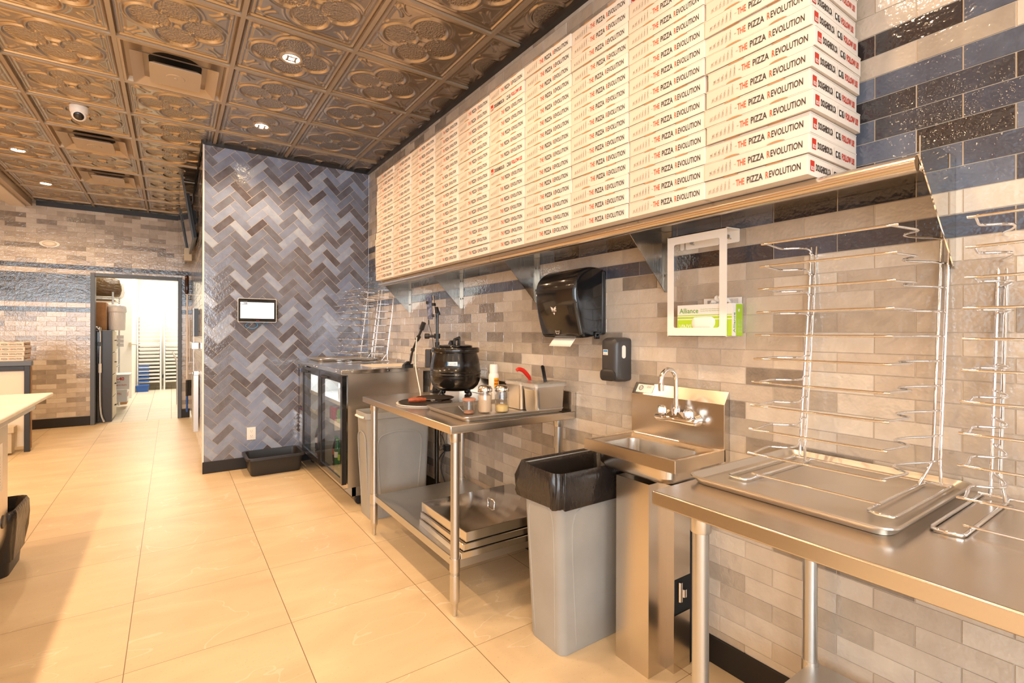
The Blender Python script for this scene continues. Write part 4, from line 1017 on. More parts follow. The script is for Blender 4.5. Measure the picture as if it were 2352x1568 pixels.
for k in range(3): g.box(.853, .868, yf+.004, yf+.03, 1.545-.034*k, 1.572-.034*k)
build('card_reader', g, 'bmatte', t, bevel=.003)
g = G(); yb_ = yf+.02
g.tube([(.70, yb_, 1.41), (.62, yb_, 1.402), (.585, yb_, 1.372), (.60, yb_, 1.352), (.65, yb_, 1.342), (.685, yb_, 1.362), (.685, yb_, 1.385), (.665, yb_, 1.402)], .004, 7, smooth=4); g.tube([(.66, yb_+.01, 1.402), (.72, yb_+.01, 1.386), (.77, yb_+.01, 1.390), (.78, yb_+.01, 1.405)], .004, 7, smooth=4)
build('network_cable', g, 'bluec', t)
def outlet(o, R, lab, nm='wall_outlet'):
    o = Vector(o); R = Vector(R); U = Vector((0, 0, 1)); Nn = R.cross(U)
    g = G(); P = lambda u, v, d=0: tuple(o+R*u+U*v+Nn*d)
    def bx(u0, u1, v0, v1, d, m): g.add([P(u, v, dd_) for dd_ in (0, d) for v in (v0, v1) for u in (u0, u1)], [(0, 2, 3, 1), (4, 5, 7, 6), (0, 1, 5, 4), (2, 6, 7, 3), (0, 4, 6, 2), (1, 3, 7, 5)], m)
    bx(-.038, .038, -.060, .060, .005, 0); bx(-.017, .017, -.040, -.006, .0075, 0); bx(-.017, .017, .006, .040, .0075, 0)
    for v in (-.023, .023):
        bx(-.008, -.006, v-.002, v+.008, .0080, 1); bx(.006, .008, v-.002, v+.008, .0080, 1); bx(-.002, .002, v-.011, v-.007, .0080, 1)
    return tag(build(nm, g, ['white', 'bmatte'], None, tuple(o), smooth=False), lab, 'outlet')
outlet((.640, HY-.001, .330), (1, 0, 0), 'white double wall outlet low on the herringbone wall above the black tub')
outlet((WX-.001, 3.37, .46), (0, -1, 0), 'white wall outlet behind the middle table with black plugs in it')
g = G()
g.box(WX-.05, WX-.009, 3.345, 3.395, .40, .445); g.tube([(WX-.04, 3.38, .44), (WX-.05, 3.40, .50), (WX-.06, 3.42, .53), (WX-.06, 3.35, .62)], .003, 6, smooth=3)
g.tube([(WX-.05, 3.37, .40), (WX-.06, 3.44, .33), (WX-.07, 3.48, .20), (WX-.07, 3.42, .05), (WX-.08, 3.28, .02)], .004, 6, smooth=4)
g.tube([(WX-.05, 3.36, .40), (WX-.09, 3.35, .28), (WX-.07, 3.30, .15), (WX-.09, 3.22, .05)], .005, 6, smooth=4)
g.tube([(WX-.05, 3.385, .42), (WX-.07, 3.40, .47), (WX-.08, 3.37, .60), (WX-.07, 3.30, .78)], .0025, 6, smooth=4)
g.tube([(WX-.05, 3.385, .42), (WX-.07, 3.42, .40), (WX-.08, 3.36, .50), (WX-.06, 3.28, .80)], .002, 6, smooth=4)
tag(build('power_cord', g, 'bmatte', None, (WX-.05, 3.37, 0)), 'tangle of black power cords plugged in behind the middle table', 'cable')

# ------------------------------------------------ soup kettle
kx, ky, kz = 1.566, 2.886, MT+.001
t = thing('soup_kettle', 'round black electric soup kettle with a lid on the middle table', 'soup kettle', (kx, ky, kz))
g = G(); g.lathe(kx, ky, [(.02, kz+.036), (.090, kz+.037), (.125, kz+.046), (.150, kz+.070), (.163, kz+.100), (.1665, kz+.135), (.1665, kz+.140), (.170, kz+.143), (.170, kz+.149), (.1665, kz+.152), (.1665, kz+.157), (.170, kz+.160), (.170, kz+.166), (.166, kz+.169), (.163, kz+.205), (.156, kz+.245), (.146, kz+.280), (.145, kz+.288), (.130, kz+.288)], n=56)
build('kettle_body', g, 'kettle', t, angle=50)
g = G(); g.lathe(kx, ky, [(.145, kz+.287), (.157, kz+.287), (.160, kz+.293), (.159, kz+.312), (.154, kz+.320), (.120, kz+.322)], n=56, cap0=False); build('rim', g, 'kettle', t, angle=35)
g = G(); g.lathe(kx, ky, [(.110, kz+.322), (.114, kz+.326), (.112, kz+.333), (.080, kz+.338), (.001, kz+.340)], n=48, cap0=False)
g.prism([(kx-.015, ky+.08, kz+.336), (kx-.015, ky+.05, kz+.365), (kx-.015, ky+.035, kz+.365), (kx-.015, ky+.02, kz+.338)], (.03, 0, 0)); build('lid', g, 'bplastic', t, angle=35)
g = G(); g.box(kx-.014, kx-.002, ky-.012, ky+.012, kz+.338, kz+.372); g.box(kx+.020, kx+.032, ky-.012, ky+.012, kz+.338, kz+.385); g.tube([(kx-.012, ky, kz+.368), (kx+.034, ky, kz+.385)], .010, 10); build('lid_knob', g, 'bmatte', t, bevel=.003)
for a in (192, 292, 20, 105):
    a = math.radians(a); fx_, fy_ = kx+.118*math.cos(a), ky+.118*math.sin(a)
    g = G(); g.lathe(fx_, fy_, [(.006, kz), (.014, kz+.004), (.018, kz+.014), (.018, kz+.020), (.014, kz+.029), (.008, kz+.034), (.008, kz+.050)], n=14); build('foot', g, 'bplastic', t)
g = G(); a0_ = math.atan2(-ky, -kx)+.10
def kp(da, z, r=.1625): return (kx+r*math.cos(a0_+da), ky+r*math.sin(a0_+da), z)
for (d0, d1, mm, zz0, zz1, rr_) in ((-.42, -.02, 0, .208, .232, .1635), (-.42, -.37, 1, .209, .231, .1640)):
    n = 6; vs = []
    for i in range(n+1):
        dd_ = d0+(d1-d0)*i/n; vs += [kp(dd_, kz+zz0, rr_+.0015), kp(dd_, kz+zz1, rr_-.002)]
    g.add(vs, [(2*i, 2*i+2, 2*i+3, 2*i+1) for i in range(n)], mm)
g.text('eurodib', kp(-.34, kz+.214, .1670), Vector(kp(-.04, kz+.214, .1675))-Vector(kp(-.34, kz+.214, .1670)), (0, 0, 1), .046, .012, 1)
build('name_plate', g, ['white', 'bluec'], t, smooth=False, fixn=False)

# ------------------------------------------------ things on the middle table
TZ = MT+.006
def disc(cx, cy, z, r, mname, lab, nm, cat, rim=.004):
    g = G(); g.lathe(cx, cy, [(r-.006, z), (r, z+rim), (r-.002, z+rim+.001), (r-.010, z+.002), (.001, z+.002)], n=56); return tag(build(nm, g, mname, None, (cx, cy, z), angle=40), lab, cat)
disc(1.235, 2.67, MT+.001, .158, 'white', 'white rimmed round pan under the black mesh screen on the table', 'round_pan', 'pan', .006)
disc(1.245, 2.66, MT+.009, .158, 'screenmesh', 'round blackened mesh pizza screen on the middle table', 'pizza_screen', 'pan')
disc(1.352, 2.752, MT+.0145, .118, 'screenmesh', 'second blackened round mesh screen partly under the soup kettle front', 'pizza_screen', 'pan')
t = thing('pizza_cutter', 'pizza cutter with an orange brown wooden handle lying on the black mesh screen', 'utensil', (1.19, 2.66, MT+.013))
g = G(); g.tube([(1.135, 2.655, MT+.026), (1.16, 2.650, MT+.028), (1.20, 2.642, MT+.028), (1.235, 2.636, MT+.026)], [.010, .014, .014, .010], 10); build('handle', g, 'wood', t)
g = G(); g.tube([(1.235, 2.636, MT+.026), (1.29, 2.63, MT+.022)], .004, 8); g.lathe(1.30, 2.63, [(.035, MT+.0150), (.035, MT+.0160)], n=28); build('blade', g, 'chrome', t)
def shaker(x, y, fill, fh, lab):
    t = thing('glass_shaker', lab, 'shaker', (x, y, TZ)); r = .036; n = 48
    def fl(rad, z, k=.035): return [(x+rad*(1+k*math.cos(16*2*PI*i/n))*math.cos(2*PI*i/n), y+rad*(1+k*math.cos(16*2*PI*i/n))*math.sin(2*PI*i/n), z) for i in range(n)]
    g = G(); g.loft([fl(r*.93, TZ, 0), fl(r, TZ+.006), fl(r, TZ+.095), fl(r*.90, TZ+.106, 0), fl(r*.90, TZ+.116, 0)]); build('glass_jar', g, 'jarglass', t, angle=60)
    g = G(); g.lathe(x, y, [(r*.86, TZ+.004), (r*.90, TZ+.01), (r*.90, TZ+fh), (r*.5, TZ+fh+.006), (.001, TZ+fh+.004)], n=24); build('contents', g, fill, t)
    g = G(); g.lathe(x, y, [(r*1.03, TZ+.106), (r*1.05, TZ+.108), (r*1.05, TZ+.124), (r*.90, TZ+.134), (r*.5, TZ+.140), (.001, TZ+.141)], n=32); build('shaker_lid', g, 'steel2', t, angle=40)
shaker(1.350, 2.165, 'pink', .088, 'ribbed glass shaker full of pale seasoning, left of the two shakers')
shaker(1.436, 2.135, 'cheese', .030, 'ribbed glass shaker with grated cheese at the bottom, right of the two shakers')
t = thing('clear_jar', 'small clear handled shaker with an amber lid on the sheet tray', 'shaker', (1.262, 2.178, TZ))
x, y = 1.262, 2.178
g = G(); g.lathe(x, y, [(.026, TZ), (.028, TZ+.004), (.0285, TZ+.052), (.030, TZ+.066)], n=28, cap1=False); build('jar_body', g, 'jarglass', t)
g = G(); g.lathe(x, y, [(.025, TZ+.003), (.026, TZ+.012), (.001, TZ+.018)], n=24); build('contents', g, 'clearr', t)
g = G(); g.lathe(x, y, [(.033, TZ+.066), (.034, TZ+.068), (.034, TZ+.076), (.030, TZ+.078), (.001, TZ+.078)], n=28, cap0=False); build('jar_lid', g, 'clearr', t)
g = G(); g.tube([(x-.022, y+.018, TZ+.060), (x-.038, y+.032, TZ+.056), (x-.040, y+.034, TZ+.035), (x-.022, y+.018, TZ+.010)], .003, 8, smooth=3); build('jar_handle', g, 'jarglass', t)
# spray can
x, y, z = 1.652, 2.548, MT+.001
t = thing('spray_can', 'white pan spray can with a yellow label behind the shakers', 'spray can', (x, y, z))
g = G(); g.lathe(x, y, [(.030, z), (.032, z+.003), (.032, z+.150), (.029, z+.163), (.024, z+.168)], n=32); build('can_body', g, 'white', t)
g = G(); g.lathe(x, y, [(.0255, z+.165), (.0260, z+.170), (.0260, z+.214), (.023, z+.222), (.001, z+.223)], n=32); build('cap', g, 'whitep', t, angle=50)
g = G(); aa = math.atan2(-y, -x); n = 10; vs = []
for i in range(n+1):
    a = aa+.05+(1.15)*i/n; vs += [(x+.0325*math.cos(a), y+.0325*math.sin(a), z+.075), (x+.0325*math.cos(a), y+.0325*math.sin(a), z+.140)]
g.add(vs, [(2*i, 2*i+2, 2*i+3, 2*i+1) for i in range(n)], 0)
for ln, zz in (('Griddle', .118), ('Mate', .098)):
    vv, ff = text_mesh(ln, .03); w_ = .042 if ln == 'Griddle' else .030
    g.add([(x+.0329*math.cos(aa+.12+(u*w_)/.0325), y+.0329*math.sin(aa+.12+(u*w_)/.0325), z+zz+v*.013) for u, v in vv], ff, 1)
build('printed_label', g, ['yellow', 'red'], t, smooth=False, fixn=False)
# steel pans
def pan(cx, cy, hx, hy, lab, h=.148):
    t = thing('steel_pan', lab, 'container', (cx, cy, TZ)); z = TZ
    g = G(); g.loft([rr(cx, cy, hx*.80, hy*.84, .018, z), rr(cx, cy, hx*.84, hy*.88, .02, z+.012), rr(cx, cy, hx*.90, hy*.93, .02, z+h*.74), rr(cx, cy, hx*.95, hy*.96, .02, z+h*.80), rr(cx, cy, hx*.95, hy*.96, .02, z+h-.003), rr(cx, cy, hx, hy, .024, z+h-.003), rr(cx, cy, hx, hy, .024, z+h), rr(cx, cy, hx*.93, hy*.95, .02, z+h), rr(cx, cy, hx*.80, hy*.84, .018, z+.006)])
    build('pan_body', g, 'alu', t, angle=30)
    g = G(); ring = []
    base = rr(cx, cy, hx*1.03, hy*1.03, .026, z+h+.002, 9)
    def wob(r_, k, zz, a): return [(p[0]*(1-k)+cx*k+a*noise.noise(Vector((p[0]*70, p[1]*70, zz*9))), p[1]*(1-k)+cy*k+a*noise.noise(Vector((p[0]*70, p[1]*70, 7))), zz+a*noise.noise(Vector((p[0]*50, p[1]*50, 3)))) for p in r_]
    g.loft([wob(base, 0, z+h-.016, .006), wob(base, .0, z+h+.002, .003), wob(base, .12, z+h+.005, .004), wob(base, .5, z+h+.002, .008), wob(base, .95, z+h+.0, .004)], 0, False, True); build('cling_film', g, 'plasticwrap', t, angle=80)
    return t
pan(1.598, 2.195, .056, .078, 'narrow steel pan with cling film and a red handled utensil, left of the two')
pan(1.641, 2.038, .108, .064, 'wide steel pan with cling film and a black handled spoon, right of the two')
z = TZ+.14
g = G(); g.tube([(1.640, 2.155, z-.06), (1.634, 2.155, z+.012), (1.622, 2.155, z+.036), (1.590, 2.155, z+.066), (1.560, 2.155, z+.076), (1.545, 2.155, z+.070)], [.005, .008, .0115, .0115, .011, .009], 12, smooth=4)
tag(build('scoop', g, 'redp', None, (1.59, 2.12, z-.05)), 'red curved utensil handle sticking out of the narrow steel pan', 'utensil')
g = G(); g.prism([(1.674, 2.07, z-.04), (1.694, 2.066, z-.04), (1.676, 2.080, z+.090), (1.670, 2.083, z+.097), (1.658, 2.084, z+.097), (1.653, 2.083, z+.090)], (.006, .006, 0)); 
tag(build('spoon', g, 'bplastic', None, (1.655, 2.10, z-.04), bevel=.002), 'black spoon handle standing in the wider steel pan', 'utensil')
# steel covers on the undershelf
zc = .2555
for i, (dx, dy, lab, rz) in enumerate(((0, 0, 'bottom steel tray cover of the pile on the undershelf', -.03), (.012, .010, 'middle steel tray cover of the pile on the undershelf', -.015), (.026, .022, 'topmost steel tray cover with a bar handle on the undershelf', .0))):
    cx, cy, hx, hy = 1.428+dx, 2.235+dy, .305, .248; z = zc+i*.034
    t = thing('tray_cover', lab, 'lid', (cx, cy, z), None)
    g = G(); hh = .028 if i < 2 else .045
    g.loft([rr(0, 0, hx, hy, .004, 0, 3), rr(0, 0, hx, hy, .004, hh, 3), rr(0, 0, hx-.003, hy-.003, .004, hh+.002, 3)]); g.v = [(v[0]+cx, v[1]+cy, v[2]+z) for v in g.v]; build('cover_sheet', g, 'steel2', t, angle=30)
    if i == 2:
        g = G(); g.tube([(cx-.005, cy-.030, z+hh), (cx-.005, cy-.034, z+hh+.022), (cx-.005, cy-.026, z+hh+.032), (cx-.005, cy+.026, z+hh+.032), (cx-.005, cy+.034, z+hh+.022), (cx-.005, cy+.030, z+hh)], .006, 8); build('handle', g, 'chrome', t)
    t.rotation_euler = (0, 0, rz)

# ------------------------------------------------ phone stand behind the table
px_, py_ = 1.672, 3.37
t = thing('phone_stand', 'black pole stand with a clamped swing arm behind the soup kettle', 'stand', (px_, py_, 0))
g = G(); g.tube([(px_, py_, .02), (px_, py_, 1.20)], .013, 12); g.tube([(px_, py_, 1.20), (px_, py_, 1.475)], .0105, 12); g.tube([(px_, py_, .03), (px_, py_, .75)], .017, 10); build('pole', g, 'bplastic', t)
for a in (20, 140, 260):
    a = math.radians(a); g = G(); g.tube([(px_, py_, .10), (px_+.06*math.cos(a), py_+.06*math.sin(a), .008)], .008, 8); build('leg', g, 'bmatte', t)
g = G(); g.tube([(px_, py_, 1.20), (px_, py_, 1.235)], .017, 12); g.tube([(px_, py_, 1.262), (px_, py_, 1.300)], .024, 12); g.tube([(px_, py_, 1.281), (px_-.070, py_+.045, 1.281)], .011, 10); g.tube([(px_-.05, py_+.035, 1.281), (px_-.075, py_+.055, 1.281)], .020, 12); build('clamp', g, 'bmatte', t)
g = G(); g.tube([(px_+.012, py_-.004, 1.44), (px_-.008, py_, 1.50)], .014, 8); build('head', g, 'bmatte', t)
g = G(); pa = [(1.585, 3.42, 1.385), (1.575, 3.44, 1.33), (1.555, 3.48, 1.25), (1.535, 3.52, 1.16), (1.530, 3.545, 1.075)]
g.tube(pa, .009, 8, smooth=3); g.tube([pa[0], pa[1]], .018, 6); g.tube([pa[2], (1.565, 3.46, 1.28)], .017, 6); g.tube([(1.535, 3.52, 1.165), (1.54, 3.515, 1.185)], .015, 6); build('swing_arm', g, 'bmatte', t)
g = G(); g.loft([rr(1.52, 3.60, .030, .022, .006, 1.032), rr(1.52, 3.60, .028, .020, .006, 1.055), rr(1.528, 3.57, .016, .014, .006, 1.085)]); g.box(1.54, 1.565, 3.57, 3.60, 1.032, 1.062); build('arm_base', g, 'bmatte', t, angle=30)
# phone
def orbox(g, c, R, U, hx, hz, d, m=0):
    R = Vector(R).normalized(); U = Vector(U).normalized(); Nn = R.cross(U); c = Vector(c)
    vs = [tuple(c+R*a*hx+U*b*hz+Nn*e*d) for e in (-1, 1) for b in (-1, 1) for a in (-1, 1)]
    g.add(vs, [(0, 2, 3, 1), (4, 5, 7, 6), (0, 1, 5, 4), (2, 6, 7, 3), (0, 4, 6, 2), (1, 3, 7, 5)], m)
t = thing('phone', 'phone in a cloudy case held upright by the clamp above the kettle', 'phone', (1.61, 3.37, 1.50))
Rr = Vector((.55, -.83, 0)); Uu = Vector((-.05, .06, 1)).normalized()
g = G(); orbox(g, (1.615, 3.385, 1.500), Rr, Uu, .022, .092, .006); build('phone_body', g, M.setdefault('phonec', mat('speckled phone case', srgb('4a5168'), .25, mott=(40, srgb('8b93ad')))) and 'phonec', t, bevel=.003)
g = G(); orbox(g, (1.640, 3.352, 1.500), Rr, Uu, .003, .085, .007); build('phone_edge', g, 'alu', t, bevel=.001)
t2 = [o for o in bpy.data.objects if o.get('label', '').startswith('black pole stand')][0]
g = G()
for s_, h_ in ((-1, 1.535), (1, 1.520), (1, 1.435)): orbox(g, Vector((1.622, 3.378, h_))+Rr*.026*s_, Rr, Uu, .010, .011, .014)
orbox(g, (1.650, 3.345, 1.48), Rr, Uu, .010, .022, .010); build('phone_clamp', g, 'bmatte', t2, bevel=.002)
# white cable, speaker-like devices
g = G(); g.tube([(1.545, 3.46, 1.27), (1.51, 3.40, 1.18), (1.46, 3.29, 1.07), (1.42, 3.16, .98), (1.375, 3.02, .91), (1.335, 2.93, .898)], .004, 7, smooth=5)
tag(build('charging_cable', g, 'white', None, (1.44, 3.1, .9)), 'white cable hanging from the phone arm down to the middle table', 'cable')
g = G(); g.tube([(1.615, 3.40, 1.405), (1.616, 3.40, 1.37)], .005, 7); g.tube([(1.616, 3.40, 1.37), (1.63, 3.37, 1.28), (1.64, 3.36, 1.15), (1.65, 3.35, 1.0), (1.64, 3.36, .6)], .002, 6, smooth=3)
tag(build('charging_cable', g, 'bmatte', None, (1.64, 3.36, 1.2)), 'thin black cable running down behind the phone and kettle', 'cable')
t = thing('card_terminal', 'black card terminal on a bracket left of the soup kettle', 'terminal', (1.60, 3.28, 1.05))
g = G(); orbox(g, (1.575, 3.315, 1.118), (.75, -.66, 0), (0, 0, 1), .022, .068, .022, 0); build('terminal_body', g, 'greyd', t, bevel=.006)
g = G(); orbox(g, (1.615, 3.275, 1.13), (.75, -.66, 0), (0, 0, 1), .010, .075, .020, 0); build('bracket', g, 'bmatte', t, bevel=.003)
t = thing('handheld_scanner', 'upright black and silver device on the table edge below the card terminal', 'device', (1.545, 3.15, MT))
g = G(); orbox(g, (1.535, 3.152, MT+.075), (.5, -.8, 0), (.12, -.1, 1), .010, .065, .012, 0); build('silver_face', g, 'alu', t, bevel=.002)
g = G(); orbox(g, (1.555, 3.140, MT+.075), (.5, -.8, 0), (.12, -.1, 1), .014, .068, .014, 0); g.box(1.51, 1.575, 3.115, 3.165, MT+.001, MT+.014); build('device_body', g, 'bmatte', t, bevel=.003)

# ------------------------------------------------ left foreground : prep table
t = thing('prep_table', 'pizza prep counter with a long white cutting board top at the left edge', 'counter', (-1.15, 2.6, 0))
g = G(); g.box(-1.60, -.655, 1.2, 4.42, .878, .900); build('cutting_board', g, 'counterw', t, bevel=.006)
g = G(); g.box(-1.60, -.675, 1.2, 4.02, .845, .877); build('board_rail', g, 'steel', t, bevel=.003)
g = G(); x0 = -.712; n = 10
pr = [(x0, .845), (x0, .30)]+[(x0-.09*(1-math.cos(PI/2*i/n)), .30-.19*math.sin(PI/2*i/n)) for i in range(1, n+1)]+[(-1.60, .11), (-1.60, .845)]
g.prism([(x, 1.2, z) for x, z in pr], (0, 2.40, 0)); build('cabinet_body', g, 'steel', t, angle=40)
g = G(); g.box(x0-.001, x0+.0012, 3.20, 3.50, .50, .74, 0); g.text('NOTICE CLEAN DAILY', (x0+.0018, 3.22, .66), (0, 1, 0), (0, 0, 1), .24, .02, 1)
for k in range(8): g.quad((x0+.0016, 3.22, .64-.015*k), (x0+.0016, 3.46, .64-.015*k), (x0+.0016, 3.46, .643-.015*k), (x0+.0016, 3.22, .643-.015*k), 1)
build('paper_notice', g, ['paper', 'inkg'], t, smooth=False)
g = G(); g.lathe(0, 0, [(.034, 0), (.034, .004), (.028, .006), (.001, .006)], n=28); g.v = [(x0+z, 3.515+x, .335+y) for x, y, z in g.v]; build('round_badge', g, 'greyd', t)
for a, b in ((-.78, 3.5), (-1.5, 3.5), (-.78, 1.3), (-1.5, 1.3)):
    g = G(); g.tube([(a, b-.015, .04), (a, b+.015, .04)], .04, 18); g.box(a-.02, a+.02, b-.02, b+.02, .06, .112); build('caster', g, 'bmatte', t)
cx, cy = -.845, 3.78
t = thing('waste_bin', 'small black bin with a black bag liner beside the prep counter', 'trash can', (cx, cy, 0))
g = G(); g.loft([rr(cx, cy, .125, .145, .04, 0), rr(cx, cy, .150, .175, .045, .34), rr(cx, cy, .140, .165, .04, .34), rr(cx, cy, .118, .138, .04, .01)]); build('bin_body', g, 'bmatte', t, angle=35)
g = G(); rings = []
for k, (off, dz) in enumerate([(-.022, -.25), (-.015, -.06), (-.006, .004), (.004, .008), (.010, -.008), (.010, -.08), (.004, -.16), (-.004, -.26)]):
    ring = []
    for p in rr(cx, cy, .150+off, .175+off, .05, .345+dz, 20):
        d = Vector((p[0]-cx, p[1]-cy, 0)).normalized(); nn = noise.noise(Vector((p[0]*40, p[1]*40, dz*9)))*.012*(1 if k > 3 else .2)
        ring.append((p[0]+d.x*nn, p[1]+d.y*nn, p[2]))
    rings.append(ring)
g.loft(rings, 0, True, False); build('bin_bag', g, 'bagm', t, angle=75)
# far service counter
t = thing('service_counter', 'counter end with a dark top and frame around an off white panel, far left', 'counter', (-2.2, 7.5, 0))
g = G(); g.box(-3.2, -1.262, 7.31, 7.40, .935, .988); build('counter_top', g, 'frame', t, bevel=.004)
g = G(); g.box(-1.322, -1.275, 7.315, 7.365, 0, .934); g.box(-3.2, -1.322, 7.33, 7.345, .88, .934); build('frame_post', g, 'bmatte', t, bevel=.003)
g = G(); g.box(-3.2, -1.323, 7.345, 7.39, .06, .88); build('panel', g, 'panel', t, smooth=False)
g = G(); g.box(-1.275, -1.270, 7.366, 7.39, .03, .93); build('side_panel', g, 'kraft', t, smooth=False)
t = thing('floor_box', 'beige metal box on the floor in front of the far left counter', 'box', (-1.55, 7.2, 0))
g = G(); g.box(-1.80, -1.395, 7.20, 7.322, .02, .275); build('box_body', g, 'beige', t, bevel=.004)
g = G(); g.box(-1.81, -1.375, 7.185, 7.325, .235, .30); build('box_lid', g, 'beige', t, bevel=.004)
g = G(); g.tube([(-1.48, 7.20, .13), (-1.48, 7.194, .13)], .012, 12); build('bolt', g, 'galv', t)
for k in range(4):
    nm = ('bottom', 'second from the bottom', 'third from the bottom', 'topmost')[k]
    loc = (-1.487+.004*((k*7) % 3), 7.47, .9895+k*.0515)
    c = bpy.data.objects.new('pizza_box', None); COL.objects.link(c); c.location = loc; c.rotation_euler = (0, 0, PI/2)
    c['label'] = 'small white pizza box, '+nm+' of the four on the far left counter'; c['category'] = 'box'; c['group'] = 'pizza boxes on the far left counter'
    for ch in list(pb.children):
        d = ch.copy(); COL.objects.link(d); d.parent = c
    c.scale = (1.0, 1.0, .86)

# ------------------------------------------------ passage wall things
def tv(yn, yf_, ztop, zb, xt, xb_, lab):
    t = thing('wall_television', lab, 'television', ((xt+xb_)/2, (yn+yf_)/2, zb))
    d = Vector((xt-xb_, 0, ztop-zb)); nrm = Vector((d.z, 0, -d.x)).normalized()   # towards the wall
    def P(y, s_, w): return tuple(Vector((xb_, y, zb))+d*s_+nrm*w)
    def slab(a0_, a1_, s0, s1, w0, w1): 
        g_ = G(); g_.add([P(y, s_, w) for w in (w0, w1) for s_ in (s0, s1) for y in (a0_, a1_)], [(0, 2, 3, 1), (4, 5, 7, 6), (0, 1, 5, 4), (2, 6, 7, 3), (0, 4, 6, 2), (1, 3, 7, 5)]); return g_
    build('bezel', slab(yn, yf_, 0, 1, 0, .018), 'tvbezel', t, smooth=False)
    build('screen_glass', slab(yn+.012, yf_-.012, .02, .98, -.001, .0), 'tvglass', t, smooth=False)
    build('back_cover', slab(yn+.12, yf_-.12, .06, .75, .018, .055), 'tvback', t, smooth=False, bevel=.004)
    g_ = G(); m_ = Vector(P((yn+yf_)/2, .5, .05)); g_.box(m_.x, HX-.001, m_.y-.12, m_.y+.12, m_.z-.07, m_.z+.07); build('wall_bracket', g_, 'tvback', t, smooth=False)
tv(6.25, 7.45, 2.985, 2.30, .078, .185, 'large flat television tilted down from the passage wall near the ceiling, the nearer one')
tv(7.62, 8.72, 2.90, 2.32, .075, .165, 'flat television tilted down from the passage wall, the farther one')
g = G(); g.box(.135, .215, 7.46, 7.56, 2.22, 2.38); tag(build('media_box', g, 'beige', smooth=False, bevel=.004), 'small beige box on the passage wall below the nearer television', 'box')
g = G(); g.tube([(.20, 6.9, 2.95), (.205, 6.95, 2.85), (.16, 7.1, 2.78), (.215, 7.0, 2.70), (.22, 6.8, 2.62)], .004, 6, smooth=4)
tag(build('cable', g, 'white', None, (.2, 6.9, 2.8)), 'white cable looping behind the nearer television', 'cable')
# cleaning poles
for dx, yy, zt_, zb_, nm, lab in ((0, 8.80, 2.16, .10, 'mop', 'long white pole with a black grip and blue handle hanging by the doorway'), (.035, 8.84, 1.78, .36, 'broom', 'shorter white pole with a black grip hanging behind the blue handled one')):
    x = .196+dx
    t = thing(nm, lab, nm, (x, yy, zb_))
    g = G(); g.tube([(x, yy, zb_+.5), (x+.0, yy, zt_-.29)], .011, 10); build('pole', g, 'white', t)
    g = G(); g.tube([(x, yy, .34), (x, yy, .58)], .017, 10); build('grip', g, 'bmatte', t)
    if dx == 0:
        g = G(); g.tube([(x, yy, .10), (x, yy, .13), (x, yy, .2), (x, yy, .27), (x, yy, .34)], [.010, .016, .013, .017, .014], 12); build('handle', g, 'blue', t)
        g = G(); g.tube([(x-.005, yy, 1.88), (x-.005, yy, 1.90), (x-.005, yy, 2.14), (x-.005, yy, 2.16)], [.02, .026, .026, .015], 12); build('brush_head', g, 'brownglass', t)
g = G(); g.box(.175, .25, 8.80, 8.92, 1.862, 1.875); g.tube([(.235, 8.9, 1.87), (.235, 8.86, 1.80), (.22, 8.82, 1.80)], .006, 8); tag(build('tool_hook', g, 'white', None, (.22, 8.9, 1.86)), 'white hook rail holding the cleaning poles', 'hook')
# stainless cabinet hung on the passage wall, seen on edge
t = thing('wall_sink', 'stainless wall sink with a tall skirt seen edge-on in the passage', 'sink', (.21, 6.4, .25))
g = G(); g.box(.188, HX-.001, 6.0, 6.45, .27, .86); build('skirt', g, 'galv', t, smooth=False, bevel=.003)
g = G(); g.box(.172, HX-.001, 5.95, 6.5, 1.13, 1.20); build('basin', g, 'steel2', t, smooth=False, bevel=.004)
g = G(); g.box(.188, .192, 6.0, 6.03, .86, 1.55); g.box(.188, HX-.001, 6.0, 6.004, .86, .90); g.tube([(.190, 6.02, 1.10), (HX-.004, 6.02, .90)], .004, 6); build('side_frame', g, 'alu', t, smooth=False)
g = G(); g.box(.193, HX-.002, 6.02, 6.4, 1.26, 1.55); build('towel_box', g, 'greyd', t, smooth=False)
# oval light on the back wall
t = thing('oval_wall_light', 'flat oval cream fixture high on the tiled back wall', 'wall light', (-1.365, BY, 2.49))
g = G(); n = 32
def ov(a, b, y): return [(-1.365+a*math.cos(2*PI*i/n), y, 2.49+b*math.sin(2*PI*i/n)) for i in range(n)]
g.loft([ov(.105, .045, BY-.001), ov(.105, .045, BY-.010), ov(.085, .035, BY-.012)]); build('backplate', g, 'whitep', t, angle=30)
g = G(); g.loft([ov(.075, .036, BY-.012), ov(.068, .032, BY-.022), ov(.04, .018, BY-.028)]); build('lens', g, 'panel', t)

# ------------------------------------------------ back room
g = G(); g.box(-3.2, 2.2, 14.4, 14.5, 0, 3.1); struct(build('wall_back', g, 'plaster', smooth=False))
g = G(); g.box(2.1, 2.2, 9.03, 14.4, 0, 3.1); struct(build('wall_right', g, 'plaster', smooth=False))
g = G(); g.box(-1.75, -1.65, 9.03, 14.4, 0, 3.1); struct(build('wall_left', g, 'plaster', smooth=False))
g = G(); g.box(-3.2, 2.2, 9.0, 14.5, 3.05, 3.1); struct(build('ceiling', g, 'plaster', smooth=False))
g = G(); g.box(-1.64, 2.1, 14.385, 14.4, 0, .14); struct(build('baseboard_back', g, 'beige', smooth=False))
